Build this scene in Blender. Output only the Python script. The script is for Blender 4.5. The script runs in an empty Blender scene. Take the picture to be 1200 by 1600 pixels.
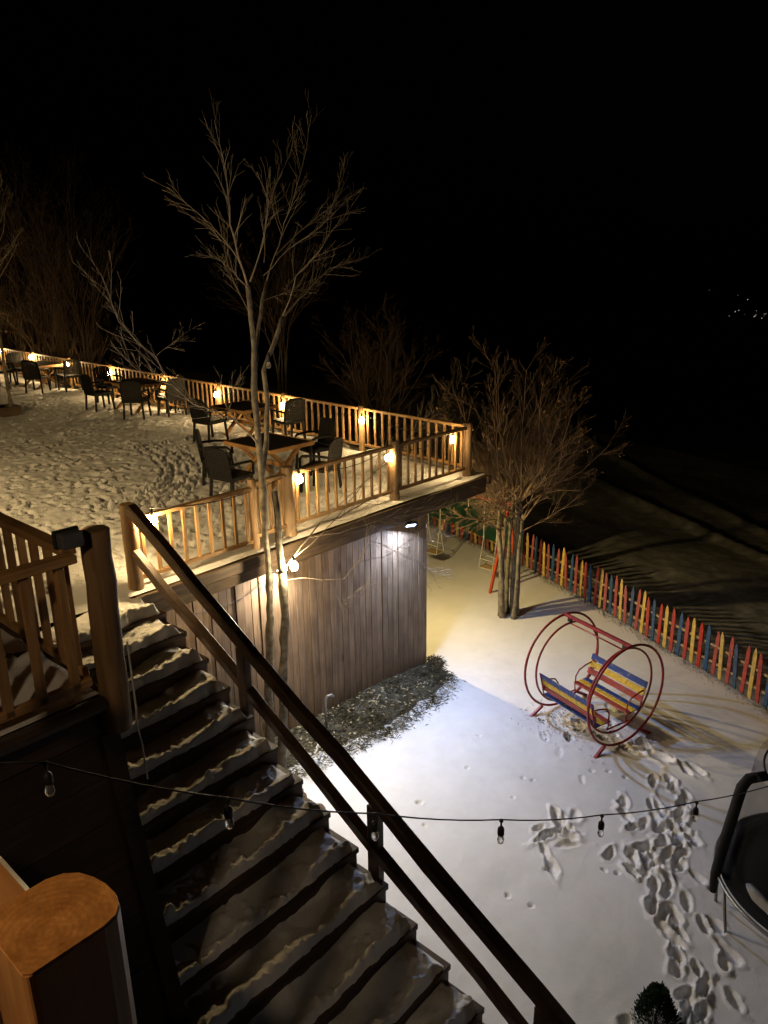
import bpy, bmesh, math, random
import numpy as np
from mathutils import Vector, Matrix
R = math.radians
scene = bpy.context.scene
col = scene.collection

# ------------------------------------------------------------------ camera
# world: X runs along the terrace front / stair treads, Y up the stairs, Z up; yard snow at z = 0
AZ, PITCH, ROLL, EYE = R(42), R(17.5), R(0.8), 7.5
_f = Vector((math.cos(AZ), math.sin(AZ), 0)); _r = Vector((math.sin(AZ), -math.cos(AZ), 0)); _u = Vector((0, 0, 1))
_cf = _f*math.cos(PITCH) - _u*math.sin(PITCH); _cu = _f*math.sin(PITCH) + _u*math.cos(PITCH)
_cr2 = _r*math.cos(ROLL) - _cu*math.sin(ROLL); _cu2 = _r*math.sin(ROLL) + _cu*math.cos(ROLL)
cam_data = bpy.data.cameras.new('camera'); cam = bpy.data.objects.new('camera', cam_data); col.objects.link(cam)
m = Matrix((_cr2, _cu2, -_cf)).transposed().to_4x4(); m.translation = (0, 0, EYE); cam.matrix_world = m
cam_data.sensor_fit = 'HORIZONTAL'; cam_data.sensor_width = 36; cam_data.lens = 36.0
cam_data.clip_start = 0.05; cam_data.clip_end = 12000
scene.camera = cam

# ------------------------------------------------------------------ world: a black moonless night
world = bpy.data.worlds.new('World'); scene.world = world; world.use_nodes = True
nt = world.node_tree; nt.nodes.clear()
wo = nt.nodes.new('ShaderNodeOutputWorld'); bg = nt.nodes.new('ShaderNodeBackground'); sky = nt.nodes.new('ShaderNodeTexSky')
sky.sky_type = 'NISHITA'; sky.sun_disc = False; sky.sun_elevation = R(-4); sky.sun_rotation = R(150)
bg.inputs['Strength'].default_value = 0.004
nt.links.new(sky.outputs[0], bg.inputs[0]); nt.links.new(bg.outputs[0], wo.inputs[0])
scene.view_settings.view_transform = 'Standard'; scene.view_settings.look = 'None'
scene.view_settings.gamma = 1; scene.view_settings.use_curve_mapping = False
scene.view_settings.exposure = 0.0
scene.render.engine = 'CYCLES'
scene.cycles.use_denoising = True
scene.cycles.use_light_tree = True
scene.cycles.max_bounces = 5
scene.cycles.sample_clamp_indirect = 4.0
scene.cycles.caustics_reflective = False; scene.cycles.caustics_refractive = False

# lamp strengths, all in one place
BULB_W, FORK_W = 42.0, 110.0
WARM_FLOOD_W, COLD_FLOOD_W, COLD_FLOOD2_W, TERRACE_FILL_W, YARD_FILL_W, PORCH_FILL_W = 185.0, 125.0, 120.0, 1650.0, 24.0, 320.0
ADDED_LANTERN_W = 120.0
C_BULB = (1.0, 0.70, 0.32); C_WARM = (1.0, 0.74, 0.30); C_COLD = (0.47, 0.62, 1.0); C_ADDED_LANT = (1.0, 0.72, 0.44)

# ------------------------------------------------------------------ helpers
rng = random.Random(7)
class MB:
    def __init__(s): s.v = []; s.f = []
    def box(s, c, d, rot=None, taper=None):
        """box centred at c with full sizes d, optional rotation matrix"""
        x, y, z = d[0]/2, d[1]/2, d[2]/2; n = len(s.v)
        for k in (-1, 1):
            t = 1 if (taper is None or k < 0) else taper
            for a, b in ((-1, -1), (1, -1), (1, 1), (-1, 1)):
                p = Vector((a*x*t, b*y*t, k*z))
                if rot is not None: p = rot @ p
                s.v.append((p.x+c[0], p.y+c[1], p.z+c[2]))
        s.f += [tuple(n+i for i in q) for q in ((3, 2, 1, 0), (4, 5, 6, 7), (0, 1, 5, 4), (1, 2, 6, 5), (2, 3, 7, 6), (3, 0, 4, 7))]
        return s
    def bar(s, a, b, w, h, up=(0, 0, 1)):
        """rectangular bar from a to b, w across, h along up"""
        a, b = Vector(a), Vector(b); d = b-a; L = d.length; d.normalize(); upv = Vector(up)
        side = d.cross(upv)
        if side.length < 1e-4: side = d.cross(Vector((1, 0, 0)))
        side.normalize(); u2 = side.cross(d)
        rot = Matrix((side, d, u2)).transposed()
        return s.box((a+b)/2, (w, L, h), rot)
    def tube(s, pts, rad, sides=6, cap=True):
        pts = [Vector(p) for p in pts]; k = len(pts)
        if not hasattr(rad, '__len__'): rad = [rad]*k
        n0 = len(s.v); prev = None
        for i in range(k):
            d = (pts[min(i+1, k-1)]-pts[max(i-1, 0)])
            if d.length < 1e-9: d = Vector((0, 0, 1))
            d.normalize()
            if prev is None:
                ref = Vector((0, 0, 1)) if abs(d.z) < .9 else Vector((1, 0, 0)); a = d.cross(ref).normalized()
            else:
                a = prev - d*prev.dot(d)
                a = a.normalized() if a.length > 1e-6 else d.orthogonal().normalized()
            prev = a; b = d.cross(a)
            for j in range(sides):
                t = 2*math.pi*j/sides; p = pts[i]+(a*math.cos(t)+b*math.sin(t))*rad[i]
                s.v.append((p.x, p.y, p.z))
        for i in range(k-1):
            for j in range(sides):
                q = n0+i*sides; s.f.append((q+j, q+(j+1) % sides, q+sides+(j+1) % sides, q+sides+j))
        if cap and sides > 2:
            s.f.append(tuple(n0+j for j in reversed(range(sides)))); s.f.append(tuple(n0+(k-1)*sides+j for j in range(sides)))
        return s
    def lathe(s, prof, c=(0, 0, 0), sides=12):
        n0 = len(s.v)
        for r, z in prof:
            for j in range(sides):
                t = 2*math.pi*j/sides; s.v.append((c[0]+r*math.cos(t), c[1]+r*math.sin(t), c[2]+z))
        for i in range(len(prof)-1):
            for j in range(sides):
                q = n0+i*sides; s.f.append((q+j, q+(j+1) % sides, q+sides+(j+1) % sides, q+sides+j))
        s.f.append(tuple(n0+j for j in reversed(range(sides)))); s.f.append(tuple(n0+(len(prof)-1)*sides+j for j in range(sides)))
        return s
    def prism(s, poly, axis, a, b):
        """polygon (2D) extruded along axis 'x','y' or 'z' from a to b"""
        n0 = len(s.v); k = len(poly)
        for t in (a, b):
            for p, q in poly: s.v.append({'x': (t, p, q), 'y': (p, t, q), 'z': (p, q, t)}[axis])
        s.f.append(tuple(n0+i for i in range(k))); s.f.append(tuple(n0+k+i for i in reversed(range(k))))
        for i in range(k): s.f.append((n0+i, n0+k+i, n0+k+(i+1) % k, n0+(i+1) % k))
        return s
    def mesh(s, name, mat, smooth=False, bevel=0, fix=True):
        me = bpy.data.meshes.new(name); me.from_pydata(s.v, [], s.f)
        if fix or bevel:
            bm = bmesh.new(); bm.from_mesh(me)
            if fix: bmesh.ops.recalc_face_normals(bm, faces=bm.faces)
            if bevel:
                bmesh.ops.bevel(bm, geom=[e for e in bm.edges if e.calc_face_angle(0) > .6], offset=bevel, segments=1, affect='EDGES')
            bm.to_mesh(me); bm.free()
        if smooth: me.polygons.foreach_set('use_smooth', [True]*len(me.polygons))
        if mat: me.materials.append(mat)
        me.update(); return me
    def build(s, name, mat, parent=None, smooth=False, bevel=0, fix=True, loc=None):
        return link(name, s.mesh(name, mat, smooth, bevel, fix), parent, loc)
def link(name, data, parent=None, loc=None, rot=None):
    o = bpy.data.objects.new(name, data); col.objects.link(o)
    if parent is not None: o.parent = parent
    if loc is not None: o.location = loc
    if rot is not None: o.rotation_euler = rot
    return o
def tag(o, label, cat, group=None, kind=None):
    if label: o['label'] = label
    if cat: o['category'] = cat
    if group: o['group'] = group
    if kind: o['kind'] = kind
    return o
def thing(name, label, cat, loc=(0, 0, 0), rz=0, group=None):
    o = link(name, None, None, loc, (0, 0, rz)); o.empty_display_size = .1
    return tag(o, label, cat, group)
def dup(o, loc=None, rz=None, parent=None):
    c = o.copy(); col.objects.link(c); c.parent = parent
    if loc is not None: c.location = loc
    if rz is not None: c.rotation_euler = (0, 0, rz)
    for ch in list(o.children): dup(ch, parent=c)
    return c

# ------------------------------------------------------------------ materials
def newmat(name):
    mt = bpy.data.materials.new(name); mt.use_nodes = True; n = mt.node_tree; b = n.nodes['Principled BSDF']
    return mt, n, b
def N(n, t, **kw):
    x = n.nodes.new(t)
    for k, v in kw.items(): setattr(x, k, v)
    return x
def ramp(n, stops):
    r = N(n, 'ShaderNodeValToRGB'); e = r.color_ramp.elements
    while len(e) < len(stops): e.new(.5)
    for i, (p, c) in enumerate(stops): e[i].position = p; e[i].color = (*c, 1)
    return r
def wood(name, dark, light, axis='z', rough=.65, scale=1.0, bump=.25, knots=0.0, vary=.35, spec=.35):
    """grain stretched along an axis of the object, shifted and shaded from piece to piece"""
    mt, n, b = newmat(name); L = n.links
    tc = N(n, 'ShaderNodeTexCoord'); oi = N(n, 'ShaderNodeObjectInfo')
    off = N(n, 'ShaderNodeVectorMath', operation='SCALE'); off.inputs[0].default_value = (13.7, 7.1, 29.3)
    L.new(oi.outputs['Random'], off.inputs['Scale'])
    add = N(n, 'ShaderNodeVectorMath', operation='ADD'); L.new(tc.outputs['Object'], add.inputs[0]); L.new(off.outputs[0], add.inputs[1])
    mp = N(n, 'ShaderNodeMapping'); s = [26*scale]*3; s['xyz'.index(axis)] = 1.6*scale; mp.inputs['Scale'].default_value = s
    L.new(add.outputs[0], mp.inputs[0])
    g = N(n, 'ShaderNodeTexNoise'); g.inputs['Scale'].default_value = 1; g.inputs['Detail'].default_value = 6; g.inputs['Distortion'].default_value = .6
    L.new(mp.outputs[0], g.inputs['Vector'])
    rp = ramp(n, [(.3, dark), (.72, light)]); L.new(g.outputs['Fac'], rp.inputs[0])
    big = N(n, 'ShaderNodeTexNoise'); big.inputs['Scale'].default_value = 2.2; big.inputs['Detail'].default_value = 3; L.new(add.outputs[0], big.inputs['Vector'])
    mx = N(n, 'ShaderNodeMix', data_type='RGBA', blend_type='MULTIPLY'); mx.inputs[0].default_value = 1
    r2 = ramp(n, [(.25, (.55, .5, .46)), (.7, (1.05, 1.03, 1.0))]); L.new(big.outputs['Fac'], r2.inputs[0])
    L.new(rp.outputs[0], mx.inputs[6]); L.new(r2.outputs[0], mx.inputs[7])
    hs = N(n, 'ShaderNodeHueSaturation'); mr = N(n, 'ShaderNodeMapRange'); mr.inputs[3].default_value = 1-vary; mr.inputs[4].default_value = 1+vary*.6
    L.new(oi.outputs['Random'], mr.inputs[0]); L.new(mr.outputs[0], hs.inputs['Value']); L.new(mx.outputs[2], hs.inputs['Color'])
    out = hs.outputs[0]
    if knots:
        mk = N(n, 'ShaderNodeMapping'); sk = [7.0]*3; sk['xyz'.index(axis)] = 2.2; mk.inputs['Scale'].default_value = sk; L.new(add.outputs[0], mk.inputs[0])
        vo = N(n, 'ShaderNodeTexVoronoi'); vo.inputs['Scale'].default_value = .55; L.new(mk.outputs[0], vo.inputs['Vector'])
        rk = ramp(n, [(.04, (1, 1, 1)), (.16, (0, 0, 0))]); L.new(vo.outputs['Distance'], rk.inputs[0])
        mm = N(n, 'ShaderNodeMath', operation='MULTIPLY'); mm.inputs[1].default_value = knots; L.new(rk.outputs[0], mm.inputs[0])
        m2 = N(n, 'ShaderNodeMix', data_type='RGBA'); m2.inputs[7].default_value = (dark[0]*.25, dark[1]*.22, dark[2]*.2, 1)
        L.new(mm.outputs[0], m2.inputs[0]); L.new(out, m2.inputs[6]); out = m2.outputs[2]
    L.new(out, b.inputs['Base Color']); b.inputs['Roughness'].default_value = rough; b.inputs['Specular IOR Level'].default_value = spec
    bp = N(n, 'ShaderNodeBump'); bp.inputs['Strength'].default_value = bump; bp.inputs['Distance'].default_value = .01
    L.new(g.outputs['Fac'], bp.inputs['Height']); L.new(bp.outputs[0], b.inputs['Normal'])
    return mt
def plain(name, c, rough=.5, metal=0, noise=.25, nscale=18, bump=0, spec=.5, chips=None, coat=0, vary=0):
    mt, n, b = newmat(name); L = n.links
    tc = N(n, 'ShaderNodeTexCoord'); t = N(n, 'ShaderNodeTexNoise'); t.inputs['Scale'].default_value = nscale; t.inputs['Detail'].default_value = 5
    L.new(tc.outputs['Object'], t.inputs['Vector'])
    rp = ramp(n, [(.3, tuple(x*(1-noise) for x in c)), (.7, tuple(min(1, x*(1+noise*.5)) for x in c))]); L.new(t.outputs['Fac'], rp.inputs[0])
    out = rp.outputs[0]
    if chips:
        t2 = N(n, 'ShaderNodeTexNoise'); t2.inputs['Scale'].default_value = nscale*.8; t2.inputs['Detail'].default_value = 8; L.new(tc.outputs['Object'], t2.inputs['Vector'])
        r2 = ramp(n, [(.60, (0, 0, 0)), (.64, (1, 1, 1))]); L.new(t2.outputs['Fac'], r2.inputs[0])
        mx = N(n, 'ShaderNodeMix', data_type='RGBA'); mx.inputs[7].default_value = (*chips, 1); L.new(r2.outputs[0], mx.inputs[0]); L.new(out, mx.inputs[6]); out = mx.outputs[2]
    if vary:
        oi = N(n, 'ShaderNodeObjectInfo'); mr = N(n, 'ShaderNodeMapRange'); mr.inputs[3].default_value = 1-vary; mr.inputs[4].default_value = 1+vary*.3; L.new(oi.outputs['Random'], mr.inputs[0])
        hs = N(n, 'ShaderNodeHueSaturation'); L.new(mr.outputs[0], hs.inputs['Value']); L.new(mr.outputs[0], hs.inputs['Saturation']); L.new(out, hs.inputs['Color']); out = hs.outputs[0]
    L.new(out, b.inputs['Base Color']); b.inputs['Roughness'].default_value = rough; b.inputs['Metallic'].default_value = metal
    b.inputs['Specular IOR Level'].default_value = spec; b.inputs['Coat Weight'].default_value = coat
    if bump:
        bp = N(n, 'ShaderNodeBump'); bp.inputs['Strength'].default_value = bump; bp.inputs['Distance'].default_value = .01
        L.new(t.outputs['Fac'], bp.inputs['Height']); L.new(bp.outputs[0], b.inputs['Normal'])
    return mt
def emit(name, c, s):
    mt = bpy.data.materials.new(name); mt.use_nodes = True; n = mt.node_tree; n.nodes.clear()
    o = N(n, 'ShaderNodeOutputMaterial'); e = N(n, 'ShaderNodeEmission'); e.inputs[0].default_value = (*c, 1); e.inputs[1].default_value = s
    n.links.new(e.outputs[0], o.inputs[0]); return mt
def snow_mat(name, c=(.80, .80, .82), dirt=0.0, field=False, bscale=55, bump=.35, dirt_c=(.16, .12, .07)):
    mt, n, b = newmat(name); L = n.links
    g = N(n, 'ShaderNodeNewGeometry'); t = N(n, 'ShaderNodeTexNoise'); t.inputs['Scale'].default_value = bscale; t.inputs['Detail'].default_value = 6
    L.new(g.outputs['Position'], t.inputs['Vector'])
    t2 = N(n, 'ShaderNodeTexNoise'); t2.inputs['Scale'].default_value = 3.1; t2.inputs['Detail'].default_value = 8; L.new(g.outputs['Position'], t2.inputs['Vector'])
    rp = ramp(n, [(.3, tuple(x*.93 for x in c)), (.7, c)]); L.new(t2.outputs['Fac'], rp.inputs[0]); out = rp.outputs[0]
    if dirt:
        t3 = N(n, 'ShaderNodeTexNoise'); t3.inputs['Scale'].default_value = 1.3; t3.inputs['Detail'].default_value = 9; t3.inputs['Roughness'].default_value = .72
        L.new(g.outputs['Position'], t3.inputs['Vector'])
        r3 = ramp(n, [(.50, (0, 0, 0)), (.72, (dirt,)*3)]); L.new(t3.outputs['Fac'], r3.inputs[0])
        mx = N(n, 'ShaderNodeMix', data_type='RGBA'); mx.inputs[7].default_value = (*dirt_c, 1); L.new(r3.outputs[0], mx.inputs[0]); L.new(out, mx.inputs[6]); out = mx.outputs[2]
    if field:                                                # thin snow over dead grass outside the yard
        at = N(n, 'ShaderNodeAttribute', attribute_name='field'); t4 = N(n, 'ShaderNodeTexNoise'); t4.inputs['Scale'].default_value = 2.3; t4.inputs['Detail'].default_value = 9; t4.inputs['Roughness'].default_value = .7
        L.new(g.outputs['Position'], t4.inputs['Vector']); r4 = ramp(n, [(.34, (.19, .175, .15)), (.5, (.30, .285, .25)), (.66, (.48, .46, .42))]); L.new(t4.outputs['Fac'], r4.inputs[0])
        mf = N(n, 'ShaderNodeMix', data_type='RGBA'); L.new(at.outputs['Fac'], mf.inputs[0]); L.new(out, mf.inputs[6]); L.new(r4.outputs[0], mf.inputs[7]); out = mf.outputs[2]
    L.new(out, b.inputs['Base Color']); b.inputs['Roughness'].default_value = .62; b.inputs['Specular IOR Level'].default_value = .3
    bp = N(n, 'ShaderNodeBump'); bp.inputs['Strength'].default_value = bump; bp.inputs['Distance'].default_value = .012
    L.new(t.outputs['Fac'], bp.inputs['Height']); L.new(bp.outputs[0], b.inputs['Normal'])
    return mt
M = {}
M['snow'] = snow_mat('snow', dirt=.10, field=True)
M['terrace_snow'] = snow_mat('trampled_snow', (.74, .73, .72), dirt=.45, bscale=38, bump=.55)
M['stair_snow'] = snow_mat('stair_snow', (.82, .81, .79), dirt=.25, bscale=60, bump=.6)
M['plank'] = wood('wall_plank', (.18, .122, .076), (.345, .24, .152), 'z', knots=.9, vary=.18, rough=.55)
M['pine'] = wood('pine_rail', (.30, .165, .06), (.50, .31, .13), 'z', knots=.5, vary=.2)
M['pine_x'] = wood('pine_rail_x', (.30, .165, .06), (.50, .31, .13), 'x', knots=.4, vary=.15)
M['pine_y'] = wood('pine_rail_y', (.30, .165, .06), (.50, .31, .13), 'y', knots=.4, vary=.15)
M['log'] = wood('log_post', (.20, .12, .055), (.40, .26, .13), 'z', knots=.7, vary=.2, scale=.8, bump=.4)
M['beam_x'] = wood('dark_beam_x', (.06, .04, .024), (.15, .102, .06), 'x', knots=.4, vary=.2)
M['beam_y'] = wood('dark_beam_y', (.06, .04, .024), (.15, .102, .06), 'y', knots=.4, vary=.2)
M['stair'] = wood('stair_board', (.055, .032, .018), (.12, .07, .036), 'x', knots=.3, vary=.25, rough=.5)
M['hand'] = wood('handrail_log', (.065, .036, .018), (.14, .078, .036), 'y', knots=.4, vary=.1, rough=.5, scale=.7)
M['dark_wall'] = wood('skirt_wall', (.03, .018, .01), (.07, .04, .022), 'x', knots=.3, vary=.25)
M['varnish'] = wood('varnished_post', (.34, .155, .05), (.56, .29, .10), 'z', knots=.4, vary=.0, rough=.3, scale=.9, bump=.12, spec=.5)
M['varnish_y'] = wood('varnished_rail', (.34, .155, .05), (.56, .29, .10), 'y', knots=.4, vary=.0, rough=.3, scale=.9, bump=.12, spec=.5)
M['table'] = wood('table_wood', (.30, .15, .05), (.52, .30, .12), 'x', vary=.1)
M['table_top'] = plain('table_cover', (.022, .015, .011), .6, noise=.4)
M['wicker'] = plain('black_wicker', (.007, .006, .0055), .65, noise=.5, nscale=60, bump=.5, spec=.3)
M['bark'] = plain('grey_bark', (.20, .172, .13), .9, noise=.6, nscale=11, bump=1.0, spec=.2)
M['twig'] = plain('pale_twig', (.27, .215, .155), .8, noise=.35, nscale=25, spec=.2)
M['twig_red'] = plain('russet_twig', (.19, .13, .085), .85, noise=.35, nscale=25, spec=.2)
M['leaf'] = plain('dry_leaf', (.26, .15, .06), .8, noise=.5, spec=.2)
M['red'] = plain('red_paint', (.30, .022, .022), .42, noise=.45, nscale=16, chips=(.13, .03, .025))
M['orange'] = plain('orange_paint', (.52, .075, .02), .45, noise=.25)
M['blue_slat'] = plain('blue_slat_paint', (.02, .05, .22), .5, noise=.35, nscale=14, chips=(.16, .14, .13))
M['yellow_slat'] = plain('yellow_slat_paint', (.66, .43, .04), .5, noise=.3, nscale=14, chips=(.40, .26, .05))
M['red_slat'] = plain('red_slat_paint', (.34, .05, .035), .5, noise=.35, nscale=14, chips=(.20, .10, .08))
M['pk_red'] = plain('picket_red', (.44, .05, .035), .7, noise=.35, nscale=9, vary=.2, chips=(.30, .08, .05))
M['pk_yellow'] = plain('picket_yellow', (.66, .45, .09), .7, noise=.35, nscale=9, vary=.15, chips=(.46, .32, .10))
M['pk_blue'] = plain('picket_blue', (.025, .085, .21), .7, noise=.35, nscale=9, vary=.2, chips=(.08, .10, .13))
M['pk_rail'] = plain('picket_rail_wood', (.42, .30, .15), .75, noise=.4)
M['green'] = plain('green_tarp', (.012, .075, .035), .55, noise=.45, nscale=3, bump=.3)
M['rope'] = plain('white_rope', (.55, .52, .46), .8, noise=.3)
M['steel'] = plain('grey_steel', (.30, .30, .30), .4, metal=.7)
M['black'] = plain('black_plastic', (.016, .016, .017), .55, noise=.4)
M['grey'] = plain('grey_housing', (.09, .09, .095), .5, noise=.3)
M['foam'] = plain('black_foam', (.0045, .0045, .005), .85, noise=.4, nscale=30, bump=.2)
M['mat'] = plain('trampoline_mat', (.004, .004, .0045), .6, noise=.4)
M['cable'] = plain('black_cable', (.012, .012, .012), .6)
M['soil'] = plain('winter_soil', (.085, .075, .05), .95, noise=.6, nscale=7, bump=.8)
M['grass'] = plain('faded_grass', (.17, .155, .105), .85, noise=.6, nscale=6, spec=.2)
M['weed'] = plain('dead_weed', (.07, .055, .025), .9, noise=.5, spec=.2)
M['pale_leaf'] = plain('pale_fallen_leaf', (.42, .34, .20), .8, noise=.5, nscale=6)
M['evergreen'] = plain('evergreen_scale', (.025, .055, .022), .8, noise=.5, spec=.2)
M['stone'] = plain('brown_stone', (.17, .10, .06), .85, noise=.5, nscale=8, bump=.5)
M['house'] = wood('house_log', (.22, .12, .05), (.38, .22, .10), 'y', vary=.1)
mt, n, b = newmat('clear_glass'); b.inputs['Base Color'].default_value = (.9, .9, .88, 1); b.inputs['Roughness'].default_value = .05
b.inputs['Transmission Weight'].default_value = .9; b.inputs['IOR'].default_value = 1.3; M['glass'] = mt
mt, n, b = newmat('safety_net'); b.inputs['Base Color'].default_value = (.012, .012, .013, 1); b.inputs['Roughness'].default_value = .8
ck = N(n, 'ShaderNodeTexBrick'); ck.inputs['Scale'].default_value = 1; tc = N(n, 'ShaderNodeTexCoord')
b.inputs['Alpha'].default_value = .30; M['net'] = mt

# ------------------------------------------------------------------ terrain
_tab = np.random.RandomState(3).rand(256, 256)
def vnoise(x, y, s=0):
    x = np.asarray(x, float)+s*17.3; y = np.asarray(y, float)+s*31.7
    xi = np.floor(x).astype(int); yi = np.floor(y).astype(int); fx = x-xi; fy = y-yi
    fx = fx*fx*(3-2*fx); fy = fy*fy*(3-2*fy); T = lambda a, b: _tab[a & 255, b & 255]
    return (T(xi, yi)*(1-fx)+T(xi+1, yi)*fx)*(1-fy)+(T(xi, yi+1)*(1-fx)+T(xi+1, yi+1)*fx)*fy-.5
def fbm(x, y, s=0, o=4, g=.5):
    t = 0; a = 1
    for k in range(o): t = t+a*vnoise(x*2**k, y*2**k, s+k); a *= g
    return t
FENCE = [(11.9, -.2), (12.8, 2.0), (13.33, 3.04), (13.88, 4.13), (14.4, 5.36), (15.08, 6.68), (15.65, 7.94), (16.47, 9.88), (17.03, 11.9), (17.15, 13.3), (17.2, 15.0)]
def fence_x(y): return np.interp(y, [p[1] for p in FENCE], [p[0] for p in FENCE])
def sstep(a, b, x): t = np.clip((x-a)/(b-a), 0, 1); return t*t*(3-2*t)
def ground_h(X, Y):
    X = np.asarray(X, float); Y = np.asarray(Y, float)
    d = X-fence_x(Y)-.2
    z = -0.085*np.clip(d, 0, 22) - .16*np.clip(d-22, 0, 500) - .05*np.clip(d-522, 0, 3000)
    z = z + 3.3*sstep(11, 30, Y)*sstep(12.5, 15, X)*(1-sstep(22, 60, X))            # the slope behind the terrace
    z = z + .045*np.clip(10.9-X, 0, 6)*sstep(7.3, 8.3, Y)*sstep(3, 6, X)              # bank along the plank wall
    z = z - .10*sstep(9.5, 11, X)*sstep(7.6, 8.6, Y)*(1-sstep(11.5, 13, X))
    for (a, b_) in (((31.0, 17.7), (22.0, 4.0)), ((34.5, 16.5), (25.0, 5.0))):        # two low banks along the track
        ax, ay = a; bx, by = b_; L = math.hypot(bx-ax, by-ay); nx, ny = -(by-ay)/L, (bx-ax)/L
        q = (X-ax)*nx+(Y-ay)*ny; z = z+.20*np.exp(-(q/.22)**2)
    z = z - .12*sstep(22, 24, X)*(1-sstep(60, 80, X))
    return z
def axis(a, b, step, lo, hi, grow=1.22):
    c = list(np.arange(a, b+1e-6, step)); s = step
    x = c[0]
    while x > lo: s *= grow; x -= s; c.insert(0, x)
    s = step; x = c[-1]
    while x < hi: s = min(s*grow, 400) if x > 40 else min(s*grow, .3); x += s; c.append(x)
    return np.array(c)
gx = axis(4.9, 11.6, .025, -4000, 4000); gy = axis(.6, 7.9, .025, -4000, 4000)
GX, GY = np.meshgrid(gx, gy, indexing='ij'); GZ = ground_h(GX, GY)
inyard = (1-sstep(0, .3, GX-fence_x(GY)))
GZ += .035*fbm(GX*.55, GY*.55, 1, 3)*1.0
GZ += (.008*fbm(GX*3, GY*3, 5, 4)+.0035*fbm(GX*14, GY*14, 6, 3))*inyard
out = sstep(.2, 1.5, GX-fence_x(GY))*(1-sstep(60, 200, GX))
GZ += out*(.05*fbm(GX*.5, GY*.5, 9, 4)+.05*fbm(GX*2.2, GY*2.2, 12, 3)*sstep(.0, .3, fbm(GX*.25, GY*.25, 31, 2)+.1))
far = sstep(150, 900, np.hypot(GX, GY)); GZ += far*60*fbm(GX*.002, GY*.002, 15, 3)
def stamp(Z, xs, ys, cx, cy, ang, L, W, dep, rim=.28):
    r = L*1.6
    i0, i1 = np.searchsorted(xs, [cx-r, cx+r]); j0, j1 = np.searchsorted(ys, [cy-r, cy+r])
    if i1-i0 < 3 or j1-j0 < 3: return
    x = xs[i0:i1, None]-cx; y = ys[None, j0:j1]-cy; c, s = math.cos(ang), math.sin(ang)
    u = (x*c+y*s)/(L/2); v = (-x*s+y*c)/(W/2); q = np.sqrt(u*u+v*v)
    q = q*(1+.55*vnoise((x+cx)*8, (y+cy)*8, 3)+.35*vnoise((x+cx)*19, (y+cy)*19, 5))
    Z[i0:i1, j0:j1] += -dep*(1-sstep(.62, 1.12, q))*(1+.5*vnoise((x+cx)*14, (y+cy)*14, 6)) + dep*rim*np.exp(-((q-1.2)/.30)**2)*(.5+1.6*np.clip(vnoise((x+cx)*7, (y+cy)*7, 8)+.3, 0, 1))
def trail(Z, xs, ys, pts, step, spread, dep, rg, L=.29, W=.115, per=1):
    for (a, b_) in zip(pts[:-1], pts[1:]):
        d = math.dist(a, b_); k = max(1, int(d/step)); an = math.atan2(b_[1]-a[1], b_[0]-a[0])
        for i in range(k):
            for _ in range(per):
                t = (i+rg.random()*.5)/k; q = rg.gauss(0, spread)
                stamp(Z, xs, ys, a[0]+(b_[0]-a[0])*t-math.sin(an)*q, a[1]+(b_[1]-a[1])*t+math.cos(an)*q, an+rg.gauss(0, .35), L*rg.uniform(.8, 1.25), W*rg.uniform(.8, 1.3), dep*rg.uniform(.45, 1.0))
g = random.Random(4)
trail(GZ, gx, gy, [(10.75, 4.2), (10.6, 3.6), (10.2, 3.25), (9.6, 3.0), (9.0, 3.05), (8.5, 2.95)], .26, .20, .095, g, per=2)
trail(GZ, gx, gy, [(9.6, 3.4), (8.9, 2.9), (8.5, 3.15), (8.2, 2.9)], .2, .26, .08, g, per=3)
trail(GZ, gx, gy, [(8.5, 3.0), (8.1, 2.8), (7.75, 2.55), (7.3, 2.2), (6.9, 1.95), (6.5, 1.8), (5.9, 1.55)], .19, .05, .11, g)
trail(GZ, gx, gy, [(8.4, 2.7), (8.0, 2.5), (7.6, 2.25), (7.2, 1.95), (6.8, 1.7), (6.4, 1.5), (5.9, 1.3)], .21, .06, .11, g)
trail(GZ, gx, gy, [(9.3, 3.1), (8.7, 3.0), (8.2, 2.75)], .1, .24, .07, g, L=.26)
trail(GZ, gx, gy, [(8.45, 3.25), (8.2, 3.1), (7.85, 2.75), (7.5, 2.5)], .30, .03, .10, g)
trail(GZ, gx, gy, [(8.6, 4.15), (8.2, 4.0), (7.8, 4.2)], .13, .10, .05, g, L=.3)
trail(GZ, gx, gy, [(8.35, 4.35), (8.2, 4.2), (7.95, 4.25), (7.7, 4.35)], .2, .05, .10, g, L=.42)
trail(GZ, gx, gy, [(8.45, 4.05), (8.25, 3.95), (8.0, 4.02)], .17, .07, .10, g, L=.42)
trail(GZ, gx, gy, [(7.75, 4.2), (7.6, 3.95), (7.45, 3.78)], .2, .03, .09, g, L=.36)
trail(GZ, gx, gy, [(7.95, 1.95), (7.75, 1.75), (7.5, 1.5)], .32, .05, .09, g)
trail(GZ, gx, gy, [(7.9, 2.15), (7.6, 1.85), (7.2, 1.55), (6.6, 1.2)], .42, .05, .10, g)
trail(GZ, gx, gy, [(10.4, 5.9), (9.9, 5.1), (9.5, 4.6), (9.0, 4.0)], .4, .05, .025, g, L=.3, W=.10)
trail(GZ, gx, gy, [(11.0, 5.3), (10.8, 4.5), (10.9, 3.9)], .18, .28, .06, g, per=2)
for _ in range(26): stamp(GZ, gx, gy, g.uniform(5.3, 10), g.uniform(2.2, 7.4), g.uniform(0, 6), .09, .07, .03)
for _ in range(2): stamp(GZ, gx, gy, 6.2+g.uniform(-.4, .4), 2.45+g.uniform(-.3, .5), g.uniform(0, 6), .17, .10, .05)
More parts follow.
